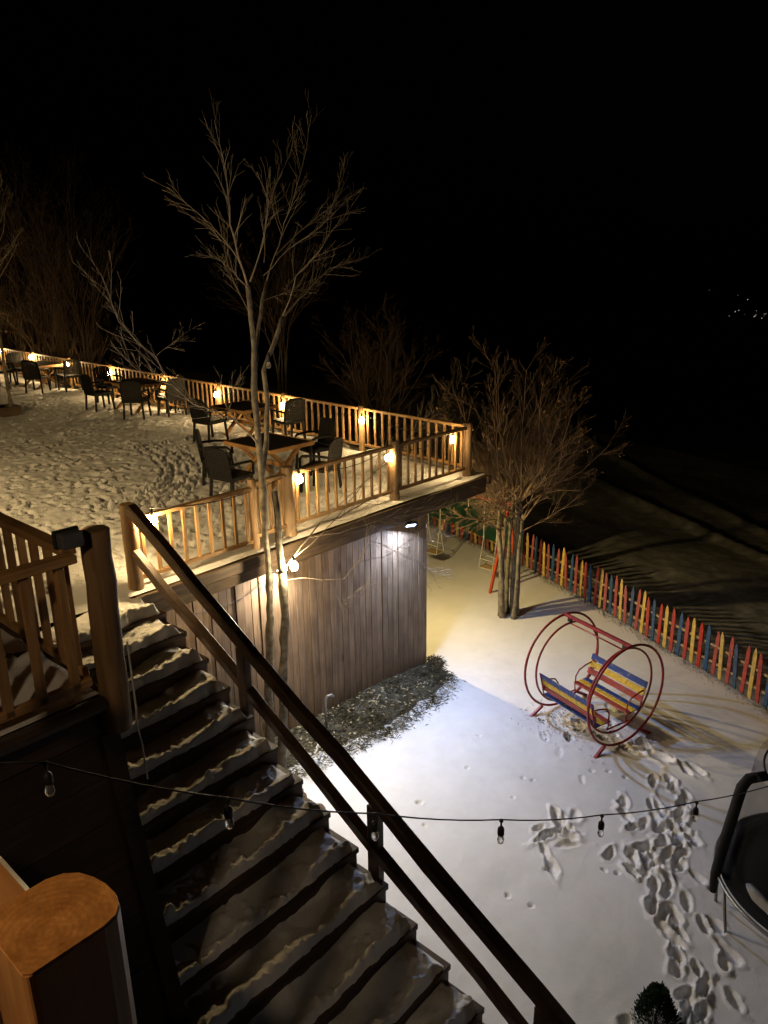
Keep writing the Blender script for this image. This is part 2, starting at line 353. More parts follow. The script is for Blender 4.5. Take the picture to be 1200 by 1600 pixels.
def grid_mesh(name, X, Y, Z, mat, parent=None):
    nx, ny = X.shape; v = np.stack([X, Y, Z], -1).reshape(-1, 3); idx = np.arange(nx*ny).reshape(nx, ny)
    f = np.stack([idx[:-1, :-1], idx[1:, :-1], idx[1:, 1:], idx[:-1, 1:]], -1).reshape(-1, 4)
    me = bpy.data.meshes.new(name); me.vertices.add(len(v)); me.vertices.foreach_set('co', v.ravel())
    me.loops.add(f.size); me.loops.foreach_set('vertex_index', f.ravel()); me.polygons.add(len(f))
    me.polygons.foreach_set('loop_start', np.arange(0, f.size, 4)); me.polygons.foreach_set('use_smooth', np.ones(len(f), bool))
    me.update(calc_edges=True); me.validate()
    if mat: me.materials.append(mat)
    return link(name, me, parent)
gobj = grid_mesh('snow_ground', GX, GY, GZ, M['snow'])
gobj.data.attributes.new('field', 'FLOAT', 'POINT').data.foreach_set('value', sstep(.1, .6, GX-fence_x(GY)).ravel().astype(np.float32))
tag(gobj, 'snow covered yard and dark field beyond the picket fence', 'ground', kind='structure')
def gz(x, y):
    return float(ground_h(x, y))

# far village lights on the dark slope across the valley
mb = MB(); g = random.Random(2)
for k in range(24):
    t = g.random(); x, y, z = 2660+120*t+g.gauss(0, 8), 900-130*t+g.gauss(0, 10), -140-12*t+g.gauss(0, 6)
    if k > 20: x, y, z = 2640+g.uniform(0, 90), 960-g.uniform(0, 150), -66-g.uniform(0, 50)
    r = g.choice((.35, .5, .9)); mb.box((x, y, z), (r*2, r*2, r*2), Matrix.Rotation(.7, 3, 'X'))
tag(mb.build('village_lights', emit('village_lamp', (1, .93, .8), .55)), 'tiny far-off village lights across the dark valley', 'lights', kind='stuff')

# ------------------------------------------------------------------ terrace building under the deck
WY, WX = 8.62, 10.75            # plank wall plane and its outer corner
def terr(y): return 3.6+.017*max(0, y-8.5)
wall = thing('plank_wall', 'brown vertical plank wall under the raised terrace, lit by a white floodlight', 'wall', (0, 0, 0))
bw = .146; x = 2.3; i = 0; g = random.Random(5)
while x < WX-.02:
    w = min(bw, WX-x); d = g.uniform(.0, .02)
    o = MB().box((0, 0, 0), (w-.009, .03+d, 3.62), None).build('plank', M['plank'], wall, bevel=.004, loc=(x+w/2, WY-.015-d/2, 1.46)); x += bw; i += 1
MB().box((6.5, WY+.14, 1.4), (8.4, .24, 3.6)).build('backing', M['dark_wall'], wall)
side = thing('plank_wall', 'plank end wall of the terrace building facing the swing set', 'wall')
y = WY+.02
while y < 22:
    MB().box((0, 0, 0), (.03, .192, 3.9)).build('plank', M['plank'], side, loc=(WX-.018, y+.1, 1.32)); y += .2
deck = thing('terrace_deck', 'wooden terrace deck edge with stacked dark fascia beams', 'deck')
FY = 8.29                        # outer face of the deck edge
MB().bar((4.2, FY+.06, 3.51), (12.35, FY+.06, 3.51), .12, .17).build('fascia_beam', M['beam_x'], deck, bevel=.012)
MB().bar((4.25, FY+.10, 3.33), (12.3, FY+.10, 3.33), .12, .17).build('fascia_beam', M['beam_x'], deck, bevel=.012)
MB().bar((12.30, 8.24, 3.51), (12.30, 36, 3.9), .12, .17).build('fascia_beam', M['beam_y'], deck, bevel=.012)
for k in range(14):
    MB().bar((10.8, 8.7+k*.9, 3.36+.0153*k), (12.2, 8.7+k*.9, 3.36+.0153*k), .09, .2).build('joist', M['beam_x'], deck)
for k in range(30):
    xx = 4.35+k*.262
    MB().box((xx+.128, FY+.40, 3.575), (.252, .52, .04)).build('floor_board', M['beam_y'], deck)
MB().prism([(FY+.66, 3.46), (36, 3.93), (36, 3.55), (WY+.3, 3.3), (FY+.66, 3.3)], 'x', 2.2, 12.2).build('floor_slab', M['dark_wall'], deck)
# trampled snow on top
tx = np.arange(1.9, 12.28, .042); ty = np.arange(FY+.05, 36.5, .042)
TX, TY = np.meshgrid(tx, ty, indexing='ij')
TZ = 3.625+.017*np.clip(TY-8.5, 0, 99)
depth = .075*sstep(8.3, 9.4, TY)*(1-sstep(11.3, 12.1, TX))+.02
TZ += depth + .05*fbm(TX*.6, TY*.6, 21, 3)
TZ += .030*fbm(TX*3.2, TY*3.2, 23, 3)*sstep(8.6, 9.5, TY)
TZ += .022*np.abs(fbm(TX*7, TY*7, 29, 3))*sstep(8.6, 9.5, TY)+.012*fbm(TX*12, TY*12, 33, 2)*sstep(8.6, 9.5, TY)
g = random.Random(9)
for _ in range(3600):
    px_, py_ = g.uniform(2.2, 11.6), 9+14*g.random()**1.4
    stamp(TZ, tx, ty, px_, py_, g.uniform(0, 6.3), g.uniform(.14, .27), g.uniform(.07, .12), g.uniform(.015, .045), .5)
for rr in (0, .22, .5, .72, 1.3, 1.5, 2.1):                                     # curved sled or wheel tracks
    for t in np.linspace(0, 1.5, 60):
        stamp(TZ, tx, ty, 6.0+(2.6+rr)*math.sin(t), 15.5-(3.8+rr)*math.cos(t), t, .22, .09, .05, .5)
TZ -= (1-sstep(8.25, 8.45, TY))*.05
ok = (TX > 2.1)
tag(grid_mesh('terrace_snow', TX, TY, TZ, M['terrace_snow']), 'trampled snow covering the raised terrace', 'snow', kind='structure')
def tz(x, y):
    i = int(np.clip(np.searchsorted(tx, x), 1, len(tx)-2)); j = int(np.clip(np.searchsorted(ty, y), 1, len(ty)-2)); return float(TZ[i, j])

# ------------------------------------------------------------------ log posts, railings, bulbs
def log_post(x, y, z0, z1, r, label, group, seed=0, lean=(0, 0)):
    g = random.Random(seed); k = 9; pts = []; rad = []
    for i in range(k):
        t = i/(k-1); pts.append((lean[0]*t+g.gauss(0, .004), lean[1]*t+g.gauss(0, .004), (z1-z0)*t)); rad.append(r*(1.04-.08*t)*(1+g.gauss(0, .025)))
    pts.append((pts[-1][0], pts[-1][1], z1-z0+.008)); rad.append(rad[-1]*.86)
    o = MB().tube(pts, rad, 14).build('log_post', M['log'], smooth=False, loc=(x, y, z0))
    o.data.polygons.foreach_set('use_smooth', [len(p.vertices) == 4 for p in o.data.polygons])
    return tag(o, label, 'post', group)
bal_cache = {}
def baluster(h, w, d):
    k = (round(h, 2), w, d)
    if k not in bal_cache: bal_cache[k] = MB().box((0, 0, h/2), (w, d, h)).mesh('baluster', M['pine'], bevel=.004)
    return bal_cache[k]
def railing(a, b, label, group, spacing=.2, h_low=.16, h_top=.98, w=.05, d=.032, mtop='pine', top_w=.085, snow=False, cat='railing'):
    """one section of railing between two floor points a and b: two rails with balusters between"""
    a, b = Vector(a), Vector(b); L = (b-a).length; ang = math.atan2(b.y-a.y, b.x-a.x); rise = b.z-a.z
    t = thing('railing', label, cat, a, ang, group)
    MB().bar((0, 0, h_top-.03), (L, 0, h_top-.03+rise), top_w, .055).build('top_rail', M['pine_x'], t, bevel=.006)
    MB().bar((0, 0, h_low), (L, 0, h_low+rise), .045, .06).build('bottom_rail', M['pine_x'], t, bevel=.006)
    n = max(2, round(L/spacing)); me = baluster(h_top-h_low-.02, w, d)
    for i in range(n):
        s = (i+.5)/n; link('baluster', me, t, (L*s+rng.gauss(0, .004), .0, h_low+.0+rise*s-.02))
    return t
GP, GR = 'log posts of the terrace railing', 'railing sections round the terrace'
fl = lambda x, y: (x, y, terr(y)+.0)
log_post(4.66, 8.50, 3.42, 4.76, .098, 'stout log post at the head of the snowy stairs', None, 1)
log_post(6.60, 8.47, 3.35, 4.68, .062, 'slim dark post of the front railing behind the twin-trunk tree', None, 2)
log_post(7.30, 8.50, 3.3, 4.72, .095, 'brightly lit pale log post beside the twin-trunk tree', None, 3)
log_post(9.72, 8.50, 3.35, 4.70, .088, 'log post halfway along the front railing, right of the square table', None, 4)
log_post(11.9, 8.52, 3.35, 4.68, .09, 'log post at the outer corner of the terrace railing', None, 5)
railing(fl(4.72, 8.5), fl(6.57, 8.47), 'front railing section between stair head post and slim dark post', GR)
railing((6.63, 8.48, 3.66), (7.24, 8.5, 3.66), 'short front railing section behind the twin-trunk tree', GR)
railing((7.37, 8.5, 3.66), (9.66, 8.5, 3.66), 'front railing section beside the square table, lit by two bulbs', GR)
railing((9.79, 8.5, 3.66), (11.83, 8.52, 3.64), 'front railing section ending at the outer terrace corner', GR)
BX = 11.95; ys = [8.52, 11.37, 13.9, 16.4, 18.95, 21.75, 24.3, 26.85, 29.4, 32.0]
for i in range(1, len(ys)):
    log_post(BX, ys[i], terr(ys[i])-.1, terr(ys[i])+1.06, .075, 'log post with a glowing bulb in the long back railing', GP, 10+i)
    railing((BX, ys[i-1]+.08, terr(ys[i-1])+.05), (BX, ys[i]-.08, terr(ys[i])+.05), 'balustered section of the long railing along the terrace back', GR)

def bulb_mesh(r): return [(r*.35, r*1.5), (r*.55, r*1.1), (r*.92, r*.5), (r, 0), (r*.92, -r*.45), (r*.6, -r*.85), (.02*r, -r)]
def emit_w(name, c, watts, r): return emit(name, c, watts/(4*math.pi**2*r*r))
BR = .058
M['bulb'] = emit_w('warm_bulb', C_BULB, BULB_W, BR)
bulb_me = MB().lathe(bulb_mesh(BR), sides=12).mesh('bulb', M['bulb'], smooth=True)
sock_me = MB().lathe([(.012, .17), (.02, .16), (.024, .06), (.018, .05)], sides=10).mesh('socket', M['black'], smooth=True)
def festoon(x, y, z, label, group='glowing bulbs of the railing light string'):
    t = thing('string_bulb', label, 'bulb', (x, y, z), 0, group); link('bulb', bulb_me, t); link('socket', sock_me, t); return t
sb_ = festoon(4.93, 8.40, 4.49, 'glowing bulb at the log post by the stair head')
sb_.children[0].data = MB().lathe(bulb_mesh(BR), sides=12).mesh('bulb', emit_w('stair_bulb', C_BULB, BULB_W*2.2, BR), smooth=True)
festoon(7.47, 8.44, 4.50, 'glowing bulb at the brightly lit pale log post')
festoon(9.57, 8.50, 4.43, 'glowing bulb on the front railing halfway along, right of the square table')
festoon(11.40, 8.52, 4.43, 'glowing bulb at the outer corner of the terrace railing')
bk = [(11.22, 4.42), (13.80, 4.47), (16.35, 4.50), (18.85, 4.56), (21.62, 4.64), (24.15, 4.74), (26.75, 4.80), (29.3, 4.86)]
for y_, z_ in bk: festoon(BX-.16, y_, z_, 'glowing bulb hung on a post of the long back railing')
pts = []
seq = [(4.93, 8.44, 4.66), (7.47, 8.44, 4.67), (9.57, 8.50, 4.60), (11.40, 8.52, 4.60)]+[(BX-.16, a, b_+.17) for a, b_ in bk]
for a, b_ in zip(seq[:-1], seq[1:]):
    for i in range(8):
        t = i/8; pts.append(tuple(a[k]+(b_[k]-a[k])*t for k in range(2))+((a[2]+(b_[2]-a[2])*t)-.16*4*t*(1-t),))
tag(MB().tube(pts+[seq[-1]], .006, 4).build('light_cable', M['cable']), 'thin black cable looping between the railing bulbs', 'cable')

# ------------------------------------------------------------------ stairs
SX0, SX1 = 2.12, 4.56
st = thing('staircase', 'dark plank staircase with snow on every tread going down to the yard', 'stairs', (0, 0, 0))
g = random.Random(11)
def tread_snow(seed, W, D):
    """crumbly ridge of snow along the nose, heel-packed hollows behind it, a thick untouched pad at the right end"""
    g2 = np.random.RandomState(seed); a = np.linspace(0, 1, 150); b_ = np.linspace(0, 1, 32); A, B = np.meshgrid(a, b_, indexing='ij')
    X = A*W; Y = B*D                                     # B = 0 at the nose
    right = sstep(.66, .90, A+.05*vnoise(Y*6, Y*0, seed))
    h = .034+.045*fbm(X*4.2, Y*4.2, seed, 4)+.07*right
    crest = np.exp(-((B-.17-.10*vnoise(X*3, 0*X, seed+2))/(.20+.08*vnoise(X*5, 0*X, seed+6)))**2)*(1-right*.6)
    clump = np.abs(fbm(X*8, Y*8, seed+3, 3))
    h = h+crest*(.045+.08*clump)*np.clip(.75+1.3*vnoise(X*2.3, 0*X, seed+7), .15, 1.4)
    for _ in range(g2.randint(3, 6)):
        c = g2.uniform(.05, .72); w = g2.uniform(.045, .075); qh = ((A-c)/w)**2+((B-.64)/.36)**2; h = h-.045*np.exp(-(qh*np.clip(1+2.2*fbm(X*6, Y*6, seed+21, 3), .25, 3))**1.2)
    h = h+.012*fbm(X*20, Y*20, seed+8, 3)*(.4+crest)+.016*np.maximum(0, fbm(X*11, Y*11, seed+11, 2)-.15)
    for _ in range(46):                                      # loose clods kicked about the tread
        cx_, cy_, r_ = g2.uniform(0, W), D*abs(g2.normal(.12, .22)), g2.uniform(.012, .042)
        h = h+r_*.85*np.sqrt(np.clip(1-((X-cx_)**2+(Y-cy_)**2)/r_**2/(1+.6*vnoise(X*30, Y*30, seed)), 0, 1))
    edge = sstep(0, .10, B+.09*fbm(X*7, X*0, seed+4, 3)-.02)*(1-sstep(.955-.06*vnoise(Y*12, Y*0, seed+5), .995, A))
    h = np.maximum(h-.02*np.maximum(0, fbm(X*4, Y*5, seed+31, 4)), .010)*np.clip(edge, 0, 1)-.003
    return X, Y-.015*crest, h
NT = 17
for n_ in range(-1, NT-1):
    yn = 7.27-.394*n_; zt = 3.45-.219*n_
    if n_ == -1: zt = 3.585
    jx = g.uniform(-.015, .015)
    dpt = .43 if n_ >= 0 else .62
    tr = MB().box((0, 0, 0), (SX1-SX0+jx, dpt, .065)).build('tread', M['stair'], st, bevel=.006, loc=((SX0+SX1+jx)/2, yn+dpt/2, zt-.032))
    MB().box((0, 0, 0), (SX1-SX0-.02, .04, .16)).build('riser', M['stair'], st, loc=((SX0+SX1)/2, yn+.045, zt-.065-.08))
    X, Y, h = tread_snow(n_+40, SX1-SX0-.05, dpt-.02)
    s_ = grid_mesh('snow', X-(SX1-SX0)/2+.005, Y-dpt/2+.015, h+.033, M['stair_snow'], tr)
for xs_ in (SX0-.03, SX1-.10):
    MB().prism([(8.3, 3.48), (7.75, 3.40), (7.3, 3.17), (7.3-.394*16, 3.17-.219*16), (7.3-.394*16, 3.17-.219*16-.33), (7.9, 3.0), (8.3, 3.0)], 'x', xs_, xs_+.06).build('stringer', M['stair'], st)
hr = thing('stair_handrail', 'dark log handrail with two sloping rails beside the snowy stairs', 'handrail')
HX = 4.66
def wob(a, b_, k, amp, seed):
    g2 = random.Random(seed); return [tuple(a[j]+(b_[j]-a[j])*i/k+(g2.gauss(0, amp) if 0 < i < k else 0) for j in range(3)) for i in range(k+1)]
def squared_log(pts, w, h, seed):
    g2 = random.Random(seed); mb = MB(); n0 = 0; prof = [(-.5, -.36), (-.36, -.5), (.36, -.5), (.5, -.36), (.5, .36), (.36, .5), (-.36, .5), (-.5, .36)]
    d = (Vector(pts[-1])-Vector(pts[0])).normalized(); side = d.cross(Vector((0, 0, 1))).normalized(); up = side.cross(d)
    for p in pts:
        s1, s2 = w*(1+g2.gauss(0, .05)), h*(1+g2.gauss(0, .05))
        for a, b_ in prof: q = Vector(p)+side*a*s1+up*b_*s2; mb.v.append(tuple(q))
    k = len(prof)
    for i in range(len(pts)-1):
        for j in range(k): mb.f.append((i*k+j, i*k+(j+1) % k, (i+1)*k+(j+1) % k, (i+1)*k+j))
    mb.f.append(tuple(range(k))); mb.f.append(tuple((len(pts)-1)*k+j for j in range(k)))
    return mb
squared_log(wob((HX, 8.42, 4.72), (HX, 1.3, .82), 12, .010, 1), .13, .15, 2).build('top_rail', M['hand'], hr)
squared_log(wob((HX, 8.42, 4.13), (HX, 1.3, .27), 12, .010, 3), .11, .125, 4).build('middle_rail', M['hand'], hr)
for y_, z0, z1 in ((6.34, 2.35, 3.52), (4.37, 1.25, 2.44), (2.4, .1, 1.36)):
    MB().box((HX-.005, y_, (z0+z1)/2), (.10, .15, z1-z0)).build('post', M['hand'], hr, bevel=.012)

# ------------------------------------------------------------------ raised porch left of the stairs
PZ = 4.86
porch = thing('porch', 'raised snowy porch corner with dark skirting wall left of the stairs', 'porch')
MB().box((-.45, 6.9, PZ-.05), (5.1, 5.0, .1)).build('floor', M['beam_x'], porch)
MB().bar((-3, 4.42, PZ-.19), (2.2, 4.42, PZ-.19), .08, .2).build('fascia_beam', M['dark_wall'], porch, bevel=.01)
MB().tube([(-3, 4.33, PZ-.02), (2.05, 4.33, PZ-.03)], .055, 10).build('edge_log', M['beam_x'], porch, smooth=True)
edge = lambda z: 2.16+(4.55-z)*.088
zb = 4.57; k = 0
while zb > .05:
    z2 = zb-.345
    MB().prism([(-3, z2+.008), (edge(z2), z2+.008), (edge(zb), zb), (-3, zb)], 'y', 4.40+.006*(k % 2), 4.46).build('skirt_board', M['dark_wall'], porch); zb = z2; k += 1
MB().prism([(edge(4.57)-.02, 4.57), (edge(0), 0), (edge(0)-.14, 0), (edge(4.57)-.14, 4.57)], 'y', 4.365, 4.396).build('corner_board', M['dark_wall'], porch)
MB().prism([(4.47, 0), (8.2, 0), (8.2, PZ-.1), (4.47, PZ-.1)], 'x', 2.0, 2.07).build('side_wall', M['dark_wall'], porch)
px_ = np.arange(-3, 2.06, .045); py_ = np.arange(4.36, 9.4, .045); PXX, PYY = np.meshgrid(px_, py_, indexing='ij')
PZZ = PZ+.06+.06*fbm(PXX*1.1, PYY*1.1, 61, 3)+.05*fbm(PXX*3.5, PYY*3.5, 63, 3)
g = random.Random(8)
for _ in range(70): stamp(PZZ, px_, py_, g.uniform(-1, 2), g.uniform(4.6, 8), g.uniform(0, 6.3), .32, .16, .05, .5)
ed = sstep(4.36, 4.5, PYY)*(1-sstep(1.95, 2.05, PXX)); PZZ = PZ+.005+(PZZ-PZ-.005)*(.35+.65*ed)
snow_p = grid_mesh('snow', PXX, PYY, PZZ, M['terrace_snow'], porch)
log_post(2.13, 4.35, 4.60, 5.99, .095, 'thick round log post at the porch corner with a black floodlight', None, 21, (.02, 0))
def porch_rail(a, b_, label):
    return railing(a, b_, label, 'railings of the raised porch', spacing=.205, h_low=.12, h_top=1.0, w=.055, d=.045, top_w=.10)
porch_rail((-2.2, 4.36, PZ+.02), (2.0, 4.36, PZ+.02), 'front railing of the raised porch above the dark skirting wall')
porch_rail((2.03, 4.48, PZ+.02), (2.03, 9.2, PZ+.02), 'side railing of the raised porch along the stairs')
fl_ = thing('floodlight', 'black box floodlight mounted on the porch corner log post', 'floodlight', (1.95, 4.26, 6.0)); fl_.scale = (.72, .72, .72)
MB().box((0, 0, 0), (.19, .11, .135), None).build('housing', M['grey'], fl_, bevel=.012)
MB().box((.0, .075, 0), (.22, .04, .16)).build('front_frame', M['black'], fl_, bevel=.008)
MB().box((.10, .02, -.02), (.06, .05, .05)).build('bracket', M['black'], fl_)
l_ = bpy.data.lights.new('porch_fill', 'SPOT'); l_.energy = PORCH_FILL_W; l_.color = (1, .84, .58); l_.spot_size = R(72); l_.spot_blend = .6; l_.shadow_soft_size = .05  # added light in the housing, brightens the left bough of the twin-trunk tree
lo = link('lamp_light', l_, fl_, (0, .12, 0)); lo.rotation_mode = 'QUATERNION'; lo.rotation_quaternion = Vector((3.6, 3.3, 1.35)).to_track_quat('-Z', 'Y')
cabp = [(2.245, 4.30, 5.2), (2.25, 4.30, 4.7), (2.24, 4.30, 4.58), (2.27, 4.32, 4.4), (2.29, 4.34, 4.1)]
tag(MB().tube(cabp, .007, 5).build('power_cable', M['rope']), 'thin white power cable running down the porch corner log post', 'cable')

# ------------------------------------------------------------------ tables and chairs
def make_table(loc, rz, label, w=1.05, d=1.3):
    t = thing('picnic_table', label, 'table', loc, rz)
    MB().box((0, 0, .735), (w-.05, d-.05, .03)).build('tabletop', M['table_top'], t, bevel=.006)
    for s in (-1, 1):
        MB().box((s*w/2, 0, .72), (.03, d+.03, .075)).build('edge_board', M['table'], t, bevel=.005)
        MB().box((0, s*d/2, .72), (w-.032, .03, .075)).build('edge_board', M['table'], t, bevel=.005)
        y_ = s*d*.33
        MB().bar((-w*.40, y_-.03, 0), (w*.34, y_-.03, .69), .06, .09, (0, 1, 0)).build('leg', M['table'], t, bevel=.006)
        MB().bar((w*.40, y_+.03, 0), (-w*.34, y_+.03, .69), .06, .09, (0, 1, 0)).build('leg', M['table'], t, bevel=.006)
    MB().bar((0, -d*.33, .36), (0, d*.33, .36), .05, .08).build('stretcher', M['table'], t)
    return t
def make_chair():
    t = thing('wicker_chair', 'dark wicker armchair', 'chair')
    t.scale = (1.1, 1.1, 1.1); mb = MB().box((0, 0, .43), (.50, .50, .05)); mb.box((0, .0, .395), (.46, .46, .03)); mb.build('seat', M['wicker'], t, bevel=.012)
    mb = MB(); rows, cols = 12, 9; rot = lambda z: .235+.16*(z-.42)
    for i in range(cols):                                    # woven uprights of the back
        x_ = -.20+.05*i; mb.bar((x_, rot(.46)-.02*math.cos(x_*5), .46), (x_, rot(.9)-.02*math.cos(x_*5), .885-.25*x_*x_), .036, .012, (0, 1, 0))
    for i in range(rows):
        z_ = .475+.035*i; mb.bar((-.215, rot(z_), z_), (.215, rot(z_), z_), .016, .026)
    bk_ = mb.build('backrest', M['wicker'], t)
    fr = MB().tube([(-.235, rot(.40), .40), (-.235, rot(.66), .66), (-.225, rot(.84), .85), (-.15, rot(.88), .888), (0, rot(.9), .902), (.15, rot(.88), .888), (.225, rot(.84), .85), (.235, rot(.66), .66), (.235, rot(.4), .40)], .019, 6)
    fr.build('frame', M['wicker'], bk_, smooth=True)
    for sx in (-1, 1):
        for sy in (-1, 1): MB().bar((sx*.215, sy*.215, .42), (sx*.235, sy*.25, 0), .042, .042, (0, 1, 0)).build('leg', M['wicker'], t, bevel=.005)
        MB().tube([(sx*.245, rot(.64), .645), (sx*.265, .05, .66), (sx*.265, -.18, .645), (sx*.25, -.235, .60), (sx*.24, -.24, .42)], .022, 6).build('armrest', M['wicker'], t, smooth=True)
    return t
chair0 = make_chair(); used = [False]
def chair(x, y, rz, label, group):
    if not used[0]: used[0] = True; o = chair0; o.location = (x, y, tz(x, y)+.0); o.rotation_euler = (0, 0, R(rz))
    else: o = dup(chair0, (x, y, tz(x, y)+.0), R(rz))
    o['label'] = label; o['group'] = group; return o
# rz 0: chair faces -Y (back towards +Y)
T_ = 'square dark-topped table with crossed pine legs '
make_table((8.80, 10.72, tz(8.8, 10.7)), 0, T_+'beside the front railing', 1.02, 1.28)
G1 = 'chairs round the table beside the front railing'
chair(7.68, 10.40, 98, 'dark wicker armchair with its back to the stairs, at the table by the front railing', G1)
chair(8.30, 11.62, 50, 'dark wicker armchair on the snow side of the table by the front railing', G1)
chair(9.12, 9.72, 200, 'dark wicker armchair between the front-railing table and the front railing', G1)
chair(9.95, 10.75, -100, 'dark wicker armchair between the front-railing table and the back railing', G1)
make_table((11.0, 14.2, tz(11.0, 14.2)), 0, T_+'beside the back railing, nearest the front-railing table', 1.0, 1.15)
G2 = 'chairs at the second table along the back railing'
chair(11.35, 13.1, 172, 'dark wicker armchair with its back to the outer terrace corner, under a back railing bulb', G2)
chair(10.15, 14.4, 95, 'dark wicker armchair on the open side of the second table along the back railing', G2)
make_table((11.25, 19.2, tz(11.25, 19.2)), 0, T_+'holding a small white dish', 1.05, 1.5)
G3 = 'chairs round the table with the white dish'
L3 = 'dark wicker armchair at the table holding a small white dish'
for x_, y_, a in ((10.45, 19.85, 92), (10.50, 18.05, 130), (11.35, 17.75, 176), (11.15, 20.5, 5), (11.75, 18.35, -100)): chair(x_, y_, a, L3, G3)
make_table((11.35, 25.2, tz(11.35, 25.2)), 0, T_+'near the tree in the wooden planter box', 1.0, 1.5)
G4 = 'chairs round the far table near the planter tree'
for x_, y_, a in ((10.75, 24.2, 130), (11.55, 23.7, 178), (10.55, 26.2, 92), (11.3, 26.6, 0), (11.7, 24.6, -95)): chair(x_, y_, a, 'dark wicker armchair at the far table near the planter box tree', G4)
dish = MB().lathe([(.05, 0), (.075, .03), (.07, .03), (.045, .008)], sides=14).build('dish', plain('white_dish', (.7, .7, .66), .3), smooth=True, loc=(10.95, 19.6, tz(11.25, 19.2)+.755))
tag(dish, 'small white dish on the dark table top', 'dish')

# ------------------------------------------------------------------ lamps under and beside the deck
def flood(name, loc, aim, label, watts, c, size=.16, spread=150):
    d = (Vector(aim)-Vector(loc)).normalized(); q = d.to_track_quat('-Z', 'Y')
    t = link(name, None, None, loc); t.rotation_mode = 'QUATERNION'; t.rotation_quaternion = q; tag(t, label, 'floodlight')
    MB().box((0, 0, .035), (size*1.15, size, .05)).build('housing', M['black'], t, bevel=.008)
    MB().box((0, 0, .003), (size*.95, size*.8, .008)).build('lens', emit(name+'_lens', c, 14), t)
    MB().box((0, 0, .075), (.05, size*.9, .04)).build('bracket', M['black'], t)
    l = bpy.data.lights.new(name, 'AREA'); l.shape = 'RECTANGLE'; l.size = size*.9; l.size_y = size*.75; l.energy = watts; l.color = c; l.spread = R(spread)
    lo = link('lamp_light', l, t, (0, 0, -.012)); return t
flood('floodlight', (9.93, 8.30, 3.16), (8.9, 6.6, 0), 'white floodlight under the deck edge on the plank wall', COLD_FLOOD_W, C_COLD, spread=180)
flood('floodlight', (7.02, 8.42, 3.18), (6.6, 7.9, 2.2), 'small white floodlight behind the twin-trunk tree on the plank wall', COLD_FLOOD2_W, (1, .93, .80), spread=180)
flood('floodlight', (WX+.14, 10.2, 3.05), (17.0, 5.2, 0), 'yellow floodlight on the end wall facing the playground', WARM_FLOOD_W, C_WARM, spread=170)
tag(MB().tube([(5.4, 8.56, 2.97), (5.9, 8.55, 2.88), (6.4, 8.55, 2.92), (6.95, 8.52, 3.12)], .006, 4).build('lamp_wire', M['cable']), 'thin wire sagging across the plank wall to a floodlight', 'wire')

# ------------------------------------------------------------------ trees
def grow_limb(p, d, L, r, g, seg=None, wob_=.12, trop=.06, rend=.25):
    n = seg or max(2, int(L/.22)); pts = [Vector(p)]; rad = [r]; d = Vector(d).normalized()
    for i in range(n):
        d = (d+Vector((g.gauss(0, wob_), g.gauss(0, wob_), g.gauss(0, wob_)+trop))).normalized()
        pts.append(pts[-1]+d*(L/n)); rad.append(max(.0018, r*(1-(1-rend)*(i+1)/n)))
    return pts, rad
def spread_dir(d, ang, g):
    d = Vector(d).normalized(); o = d.orthogonal().normalized(); o = Matrix.Rotation(g.uniform(0, 6.283), 3, d) @ o
    return (d*math.cos(ang)+o*math.sin(ang)).normalized()
def twigs(mb, pts, rad, g, lv, n, L, ang=(.5, .95), t0=.25, trop=.07, kids=(4, 3), leaves=None, bud=False):
    k = len(pts)-1
    for i in range(n):
        t = t0+(1-t0)*(i+g.random())/n; q = min(k-1, int(t*k)); f = t*k-q
        p = pts[q].lerp(pts[q+1], f); d = pts[q+1]-pts[q]
        r = min(rad[q]*.62, L*.011+.002); l = L*g.uniform(.55, 1.2)*(1.1-.55*t)
        P, Q = grow_limb(p, spread_dir(d, g.uniform(*ang), g), l, r, g, max(3, int(l/.16)) if lv else 3, .09, trop)
        mb.tube(P, Q, 3 if lv < 2 else 4, False)
        if bud: mb.box(P[-1], (.007, .007, .03))
        if leaves is not None and g.random() < leaves[1]:
            leaves[0].append((P[-1], g.random()))
        if lv > 0: twigs(mb, P, Q, g, lv-1, kids[0] if lv > 1 else kids[1], l*.5, ang, .2, trop, kids, leaves, bud)
